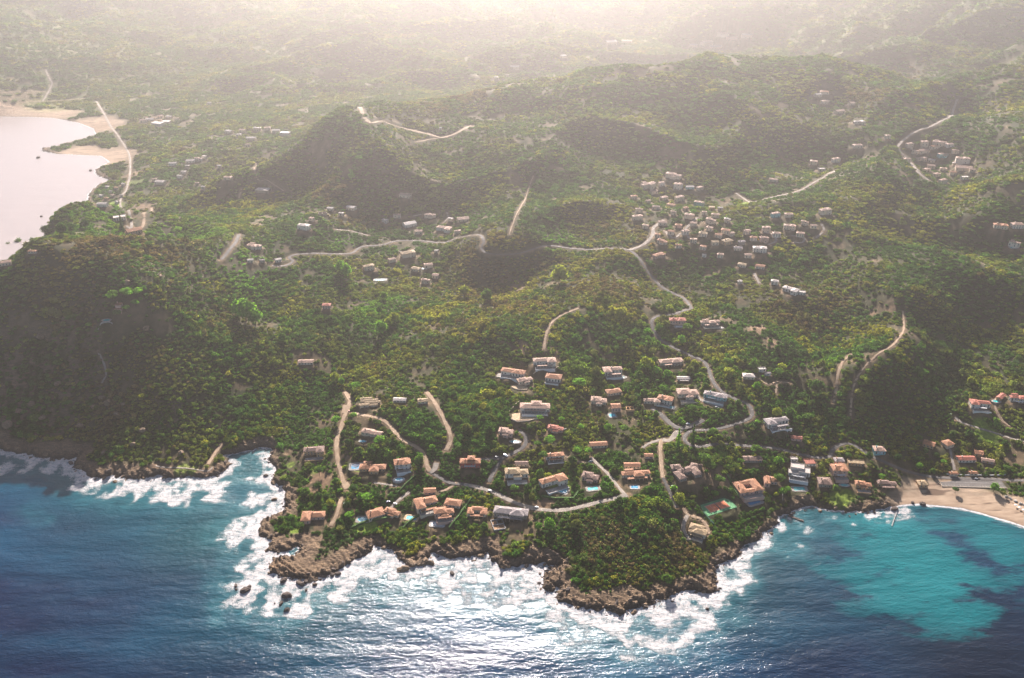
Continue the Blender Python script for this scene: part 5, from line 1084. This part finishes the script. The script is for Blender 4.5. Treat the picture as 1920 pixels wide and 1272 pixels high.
# utility poles
for i, (u, v, lab) in enumerate(((1112, 468, "tall white pole by the contour road"), (683, 400, "thin pole right of the ridge houses"), (679, 458, "pale pole where the valley road climbs"), (580, 473, "short pole on the valley road"), (1217, 450, "white pole at the village entrance"), (719, 458, "pole at the top of the valley road"), (1338, 730, "street pole above the pale blue villa"))):
    x, y, m = at1(u, v); z = float(height(np.array([x]), np.array([y]))[0]); t = empty("utility_pole", x, y, z); tag(t, lab, "utility pole", "utility poles along the roads")
    H_ = 17 if i == 0 else 9; q = MB(); q.cyl(0, 0, .22, -1, H_, .13); q.build("pole", MAT['concrete'], t); q = MB(); q.box(-1.0, 1.0, -.07, .07, H_-.9, H_-.75); q.build("crossarm", MAT['metal'], t)

# cars
def car(u, v, rot, col, lab, van=False):
    x, y, m = at1(u, v); z, _ = padded(np.array([x]), np.array([y]), height(np.array([x]), np.array([y]))); z = float(z[0])+.42
    t = empty("parked_car", x, y, z, math.radians(rot)); tag(t, lab, "van" if van else "car", "vehicles on the lanes")
    L, Wd, H_ = (2.6, .98, 1.35) if van else (2.1, .88, .82)
    prof = [(-L, .3), (-L, .75), (-L+.15, .9), (L-1.0, .95), (L-.1, .75), (L, .55), (L, .3)]; q = MB(); n = len(prof)
    q.add([(a, -Wd, b_) for a, b_ in prof]+[(a, Wd, b_) for a, b_ in prof], [tuple(range(n)), tuple(range(2*n-1, n-1, -1))]+[(k, n+k, n+(k+1) % n, (k+1) % n) for k in range(n)]); q.build("body", col, t)
    b0, b1 = (-L+.1, L-1.1) if van else (-L+.45, L-1.1); q = MB(); V = [(b0, -Wd*.92, .95), (b1, -Wd*.92, .95), (b1, Wd*.92, .95), (b0, Wd*.92, .95), (b0+.3, -Wd*.78, .6+H_), (b1-.6, -Wd*.78, .6+H_), (b1-.6, Wd*.78, .6+H_), (b0+.3, Wd*.78, .6+H_)]
    q.add(V, [(4, 5, 6, 7)], 0); q.add(V, [(0, 1, 5, 4), (1, 2, 6, 5), (2, 3, 7, 6), (3, 0, 4, 7)], 1); q.build("cabin", [col, MAT['glass'] if not van else col], t)
    for wx in (-L*.62, L*.62):
        for wy in (-Wd, Wd):
            q = MB(); V = [(wx+.33*math.cos(2*PI*k/10), wy+s_*.1, .33+.33*math.sin(2*PI*k/10)) for s_ in (-1, 1) for k in range(10)]
            q.add(V, [tuple(range(10)), tuple(range(19, 9, -1))]+[(k, 10+k, 10+(k+1) % 10, (k+1) % 10) for k in range(10)]); q.build("wheel", MAT['tyre'], t)
MAT['tyre'] = simple_mat("tyre_rubber", (.02, .02, .02), .9, .1)
MAT['cw'] = simple_mat("white_car_paint", (.7, .7, .7), .3, .03, spec=.6); MAT['cb'] = simple_mat("blue_car_paint", (.03, .05, .16), .3, .05, spec=.6); MAT['cr'] = simple_mat("red_car_paint", (.4, .05, .04), .3, .05, spec=.6); MAT['cg'] = simple_mat("grey_car_paint", (.3, .31, .32), .3, .05, spec=.6)
for a in ((1290, 795, 10, 'cw', "white car at the road junction below the yellow bank"), (948, 855, -30, 'cw', "white van parked at the fork of the drives", True), (931, 857, 5, 'cg', "grey car beside the van at the drive fork"),
          (728, 942, 20, 'cb', "dark blue car in the yard behind the round pool villas"), (741, 945, -20, 'cw', "white car nearest the orange villa's garage"), (648, 945, 10, 'cw', "small white car on the track above the rocky point"),
          (1262, 916, -60, 'cw', "white van coming down the shaded lane", True), (1344, 765, -20, 'cg', "grey car on the drive under the pale blue villa"), (1782, 777, 70, 'cw', "pale car at the bend above the eastern road"),
          (1107, 866, 30, 'cw', "white car by the twin round pines"), (775, 476, 0, 'cw', "pale car in front of the long arcaded building"), (1006, 952, 4, 'cw', "white car on the coast road above the middle shore"),
          (655, 770, 80, 'cr', "red car in the lay-by on the dirt track"), (1830, 899, 2, 'cg', "grey car on the beach road"), (919, 921, -14, 'cg', "grey car descending the coast road")): car(a[0], a[1], a[2], MAT[a[3]], *a[4:])

# ------------------------------------------------------------ rocks in the sea, beach boulders
rm = [rock_mesh(k, MAT['darkrock']) for k in range(5)]; rb_ = [rock_mesh(40+k, MAT['paleboulder']) for k in range(3)]; rs_ = [rock_mesh(60+k, MAT['rock']) for k in range(4)]
ROCKS = [(538, 1117, 5.2, "large dark rock at the top of the foam patch off the point", 0), (527, 1131, 3, "middle dark rock in the foam patch off the point", 0), (538, 1143, 4, "lowest dark rock in the foam patch off the point", 0), (515, 1131, 1.2, "tiny rock left of the foam patch rocks", 0),
 (460, 1107, 5, "tall narrow dark rock at the tip of the western foam", 0), (442, 1098, 2.6, "small rock left of the tall narrow rock", 0), (467, 1100, 3, "rough rock just above the tall narrow rock", 0), (443, 1105, 1.6, "tiny rock under the small western rock", 0), (532, 1088, 4, "dark rock under the south western tip", 0), (563, 1094, 5, "double rock south of the striped promontory", 0), (573, 1091, 3.4, "right half of the rock pair south of the promontory", 0),
 (590, 1096, 3, "square dark rock below the promontory", 0), (574, 1106, 2, "tiny rock under the square dark rock", 0), (607, 1081, 3, "first rock along the promontory's outer edge", 0), (622, 1078, 3.4, "second rock along the promontory's outer edge", 0), (634, 1076, 3.6, "third rock along the promontory's outer edge", 0), (847, 1075, 3.2, "lone rock in white water off the middle shore", 0),
 (758, 1066, 6, "ragged rock west of the skerry", 1), (772, 1056, 8, "broad skerry in the middle cove", 1), (790, 1052, 8, "eastern end of the skerry in the middle cove", 1), (806, 1056, 5, "low rock trailing the skerry", 1), (748, 1068, 4, "low rock at the skerry's west foot", 1), (1326, 1142, 2.4, "small rock off the eastern bluff", 0), (1347, 1106, 2, "small rock hugging the bluff corner", 0), (498, 892, 3, "dark rock off the western cove mouth", 0), (499, 890, 1.5, "pebble sized rock beside the cove rock", 0),
 (515, 936, 3.6, "low dark rock under the western cliff", 1), (512, 905, 4, "dark ledge rock at the cove corner", 1), (1677, 955, 4.5, "black rock in foam at the root of the pale gangway", 0), (1593, 968, 1.5, "awash rock in the little bay", 0), (232, 893, 3.4, "rock at the foot of the western headland", 1), (215, 903, 3, "low rock in surf off the headland", 1), (195, 897, 3, "westernmost low rock in the headland surf", 1), (133, 868, 4, "dark rock off the headland cove", 0), (1712, 943, 3, "rock at the west end of the sand", 0), (1730, 945, 4, "larger rock on the sand's west edge", 0),
 (72, 296, 6, "long dark reef in the hazy bay", 0), (85, 279, 7, "outer reef of the hazy bay point", 0), (78, 406, 4, "lone dark rock in the pale bay", 0), (130, 400, 4, "right hand rock of the pale bay pair", 0), (170, 320, 5, "rock off the wooded bay point", 0), (145, 388, 5, "upper rock of the pale bay", 0)]
for i, (u, v, R, lab, k) in enumerate(ROCKS):
    x, y = P(np.array(float(u)), np.array(float(v)), 0.5); o = bpy.data.objects.new("sea_rock", (rs_ if k else rm)[i % 4]); C.objects.link(o)
    o.location = (float(x), float(y), R*.1); o.rotation_euler = (0, 0, i*1.7); o.scale = (R, R*.75, R*.55); tag(o, lab, "rock", "rocks in the surf")
bl = ["first", "second", "third", "fourth", "fifth", "sixth", "seventh", "eighth"]
for i in range(8):
    u, v = 1886+i*9, 931+i*4.4; x, y, m = at1(u, v); z = float(height(np.array([x]), np.array([y]))[0]); o = bpy.data.objects.new("boulder", rb_[i % 3]); C.objects.link(o)
    o.location = (x, y, z+.4); o.scale = (2.4, 1.9, 1.4); o.rotation_euler = (0, 0, i*2.1); tag(o, f"{bl[i]} pale boulder from the west in the row behind the beach", "boulder", "boulders edging the beach")
OUT = [(192, 748, 5, "two pale outcrop stones high on the dark headland"), (203, 757, 6, "largest pale outcrop under the paired headland stones"), (108, 722, 5, "lone pale outcrop on the shaded headland"), (268, 808, 5, "reddish outcrop above the headland shore"), (195, 850, 4, "white stone near the headland waterline"), (60, 760, 6, "upper outcrop of the western cliff"), (35, 775, 6, "middle outcrop of the western cliff"), (80, 785, 5, "lower right outcrop of the western cliff"),
 (15, 800, 7, "lowest outcrop at the left picture edge"), (175, 765, 4, "small outcrop left of the largest headland stone"), (250, 835, 4, "pale stone above the headland surf"), (300, 520, 4, "stone on the brown headland crest"), (238, 533, 5, "pale boulder above the round pines"), (75, 635, 6, "grey outcrop high on the left slope"), (275, 617, 5, "grey outcrop pair below the terrace pool"), (122, 600, 5, "grey outcrop left of the terrace pool"), (220, 780, 5, "outcrop midway down the headland"), (232, 760, 4, "right hand small outcrop of the headland group"), (150, 800, 5, "outcrop above the headland cove"), (340, 850, 4, "stone behind the headland footpath")]
for i, (u, v, R, lab) in enumerate(OUT):
    x, y, m = at1(u, v); z = float(height(np.array([x]), np.array([y]))[0]); o = bpy.data.objects.new("outcrop", rs_[i % 4]); C.objects.link(o)
    o.location = (x, y, z+R*.35); o.scale = (R, R*.8, R*.8); o.rotation_euler = (.2, .1, i*1.9); tag(o, lab, "rock", "outcrops on the headland")
for i in range(5):
    u, v = 1904+i*7, 950+i*4.5; x, y, m = at1(u, v); z = float(height(np.array([x]), np.array([y]))[0]); t = empty("beach_parasol", x, y, z); tag(t, f"{bl[i]} closed row white parasol from the west on the sand".replace("closed row ", ""), "parasol", "parasols on the sand")
    q = MB(); q.cyl(0, 0, .05, -.2, 2.3, n=6); q.build("pole", MAT['wood'], t); q = MB(); q.cyl(0, 0, 1.6, 1.95, 2.5, .05, n=8); q.build("canopy", MAT['white'], t)

# ------------------------------------------------------------ single trees
TINTS = {"dark green": (.055, .11, .03), "mid green": (.10, .18, .04), "bright green": (.15, .30, .045), "yellow green": (.27, .30, .05), "olive": (.15, .17, .05)}
crowns = {}
for tn, col in TINTS.items():
    lm = leaf_mat(tn.replace(" ", "_")+"_leaves", col)
    crowns[tn] = {"umbrella pine": [crown_mesh("crown", 101+k, lm, 6, .55, 380, .55, .11) for k in range(2)], "round tree": [crown_mesh("crown", 201+k, lm, 7, .95, 420, .48, .11) for k in range(3)], "cypress": [crown_mesh("crown", 301, lm, 6, 1.0, 240, 0, .13, True)]}
tk = MB(); tk.cyl(0, 0, .055, -.25, 1.0, .03, 7)
for a in (0.4, 2.2, 4.1):
    c_, s_ = math.cos(a), math.sin(a); tk.add([(.02*c_, .02*s_, .6), (-.02*s_, .02*c_, .62), (.32*c_, .32*s_, 1.0), (.02*s_, -.02*c_, .66)], [(0, 1, 2), (1, 3, 2), (3, 0, 2)])
tme = bpy.data.meshes.new("trunk"); tme.from_pydata(tk.V, [], tk.F); tme.materials.append(MAT['trunk'])
NOTED = [(713, 833, 7, "bright green", "umbrella pine"), (1019, 858, 5.5, "mid green", "umbrella pine"), (1083, 850, 5, "bright green", "umbrella pine"), (1102, 850, 5, "bright green", "umbrella pine"), (1084, 727, 9, "bright green", "umbrella pine"), (1214, 690, 9, "yellow green", "round tree"), (1232, 700, 6, "bright green", "round tree"), (1252, 706, 6, "bright green", "round tree"),
 (1117, 705, 7, "olive", "round tree"), (628, 716, 7, "yellow green", "round tree"), (641, 720, 5, "bright green", "round tree"), (1273, 945, 7, "yellow green", "round tree"), (1318, 870, 9, "mid green", "umbrella pine"), (1328, 880, 7, "mid green", "umbrella pine"), (1459, 905, 7, "mid green", "umbrella pine"), (1459, 871, 6, "bright green", "round tree"),
 (1251, 1093, 6, "mid green", "round tree"), (1053, 789, 4, "bright green", "umbrella pine"), (1012, 790, 4.5, "bright green", "umbrella pine"), (1008, 836, 4.5, "mid green", "umbrella pine"), (1820, 722, 7, "yellow green", "round tree"), (1352, 836, 4, "olive", "round tree"), (1372, 838, 4, "olive", "round tree"), (1528, 735, 10, "dark green", "round tree"), (668, 730, 7, "bright green", "umbrella pine"),
 (630, 795, 7, "bright green", "umbrella pine"), (1042, 772, 2.5, "mid green", "round tree"), (740, 603, 9, "yellow green", "round tree"), (714, 625, 10, "bright green", "round tree"), (730, 610, 7, "yellow green", "round tree"), (913, 565, 10, "mid green", "round tree"), (1048, 530, 14, "yellow green", "round tree"), (650, 520, 12, "bright green", "round tree"), (640, 510, 10, "bright green", "round tree"), (462, 600, 16, "bright green", "round tree"), (448, 590, 12, "bright green", "round tree"), (480, 608, 12, "bright green", "round tree"),
 (240, 558, 9, "bright green", "umbrella pine"), (212, 565, 8, "bright green", "umbrella pine"), (260, 553, 7, "bright green", "umbrella pine"), (213, 558, 7, "mid green", "umbrella pine"), (255, 573, 6, "bright green", "umbrella pine"), (238, 585, 6, "bright green", "umbrella pine"), (222, 596, 6, "mid green", "umbrella pine"), (150, 623, 5, "mid green", "umbrella pine"), (168, 614, 5, "bright green", "umbrella pine"), (205, 698, 5, "yellow green", "umbrella pine"),
 (1288, 620, 7, "mid green", "umbrella pine"), (1271, 838, 5, "bright green", "cypress"), (1298, 830, 5, "dark green", "cypress"), (257, 470, 8, "mid green", "umbrella pine"), (280, 464, 7, "mid green", "umbrella pine"), (303, 455, 6, "mid green", "umbrella pine"), (230, 430, 6, "dark green", "cypress"), (870, 552, 9, "yellow green", "round tree"), (720, 560, 6, "mid green", "round tree"), (530, 640, 7, "mid green", "round tree"), (135, 436, 9, "dark green", "round tree"), (118, 440, 9, "dark green", "round tree"), (90, 440, 9, "dark green", "round tree"), (35, 450, 10, "mid green", "round tree"), (60, 447, 9, "dark green", "round tree"), (160, 428, 8, "dark green", "round tree"), (15, 455, 8, "mid green", "round tree")]
ZN = [(560, 700, 840, 1000), (900, 1130, 780, 1000), (1120, 1460, 650, 960), (1460, 1900, 820, 930), (640, 900, 740, 900), (1100, 1320, 640, 800), (1330, 1560, 680, 840)]
zr = random.Random(77); cand = []
while len(cand) < 900:
    a = ZN[zr.randrange(len(ZN))]; cand.append((zr.uniform(a[0], a[1]), zr.uniform(a[2], a[3])))
cxx, cyy_, cm = hit([c_[0] for c_ in cand], [c_[1] for c_ in cand]); _, csd, _ = height(cxx, cyy_, True); _, crd = padded(cxx, cyy_, csd*0)
trees = []
nx2, ny2, nm2 = hit([t_[0] for t_ in NOTED], [t_[1]+2 for t_ in NOTED])
for t_, x, y in zip(NOTED, nx2, ny2): trees.append((t_[0], t_[1], x, y, t_[2], t_[3], t_[4]))
tp = [(t_[2], t_[3], t_[4]) for t_ in trees]
def clear_of(x, y, R):
    for (px, py, ex, ey, rot) in CLEAR:
        dx, dy = x-px, y-py; c_, s_ = math.cos(rot), math.sin(rot)
        if abs(dx*c_+dy*s_) < ex+R*.55 and abs(-dx*s_+dy*c_) < ey+R*.55: return False
    return True
for (u, v), x, y, sdv, rd in zip(cand, cxx, cyy_, csd, crd):
    if len(trees) >= 290: break
    R = zr.choice((3, 3.5, 4, 4.6, 5.4, 6.4))
    if sdv < 16 or rd < R*.7 or not clear_of(x, y, R) or any(math.hypot(x-a, y-b_) < (R+c_)*.75 for a, b_, c_ in tp): continue
    kd = zr.choices(("round tree", "umbrella pine", "cypress"), (6, 3, .5))[0]; tn = zr.choices(list(TINTS), (5, 5, 2, 1.2, 3))[0]
    if kd == "cypress": R = 2.2
    trees.append((u, v, x, y, R, tn, kd)); tp.append((x, y, R))
NEARH = [(s[0], s[1], s[10]) for s in specs[:nnear]] + [(l[0], l[1], l[2][4:]) for l in LM]
XL = [(460, 590, "bright grove in the western valley"), (650, 515, "wooded dip below the valley road"), (1048, 530, "scrub ridge under the contour road"), (100, 440, "headland crest over the bay"), (730, 610, "wooded valley behind the scrub hill"), (1820, 722, "dark eastern gully"), (1528, 735, "foot of the forked firebreak"), (1251, 1093, "tip of the eastern bluff"), (1260, 960, "dark gully beside the tennis court"), (205, 700, "path on the dark headland slope")]
tb = {}
for t_ in trees:
    d0, j = min((math.hypot(t_[0]-a, (t_[1]-b_)*1.3), j) for j, (a, b_, _) in enumerate(NEARH+XL)); nm = (NEARH+XL)[j]; dr = direction(t_[0]-nm[0], t_[1]-nm[1])
    sz = "small" if t_[4] < 3.2 else "large" if t_[4] > 5.5 else "middling"
    tb.setdefault((sz, t_[5], t_[6], dr, nm[2]), []).append((d0, t_))
for (sz, tn, kd, dr, nm), L in tb.items():
    L.sort(key=lambda q_: q_[0])
    for i, (d0, t_) in enumerate(L):
        u, v, x, y, R, _, _ = t_; z, _ = padded(np.array([x]), np.array([y]), height(np.array([x]), np.array([y]))); z = float(z[0])
        art = nm if nm.startswith("the ") else "the "+nm
        lab = f"{sz} {tn} {kd} {dr} {art}"
        if i: lab = f"{ORD[i]} {lab}"
        wl = lab.split()
        if len(wl) > 16: lab = " ".join(wl[:16]); lab = lab.rsplit(" with", 1)[0]
        name = {"umbrella pine": "pine_tree", "round tree": "broadleaf_tree", "cypress": "cypress_tree"}[kd]
        hgt = R*{"umbrella pine": 1.25, "round tree": .8, "cypress": .25}[kd]
        root = empty(name, x, y, z, zr.uniform(0, 6)); tag(root, lab, "tree", "single trees around the villas")
        me_ = zr.choice(crowns[tn][kd]); cr = bpy.data.objects.new("crown", me_); C.objects.link(cr); cr.parent = root; cr.location = (0, 0, hgt*.72)
        cr.scale = (R, R*zr.uniform(.88, 1.1), R*(.85 if kd == "umbrella pine" else 1.05)) if kd != "cypress" else (R*.75, R*.75, R*1.5)
        tr = bpy.data.objects.new("trunk", tme); C.objects.link(tr); tr.parent = root; tr.scale = (R, R, hgt+R*.3)
print("houses", len(specs), "trees", len(trees), "objects", len(bpy.data.objects))
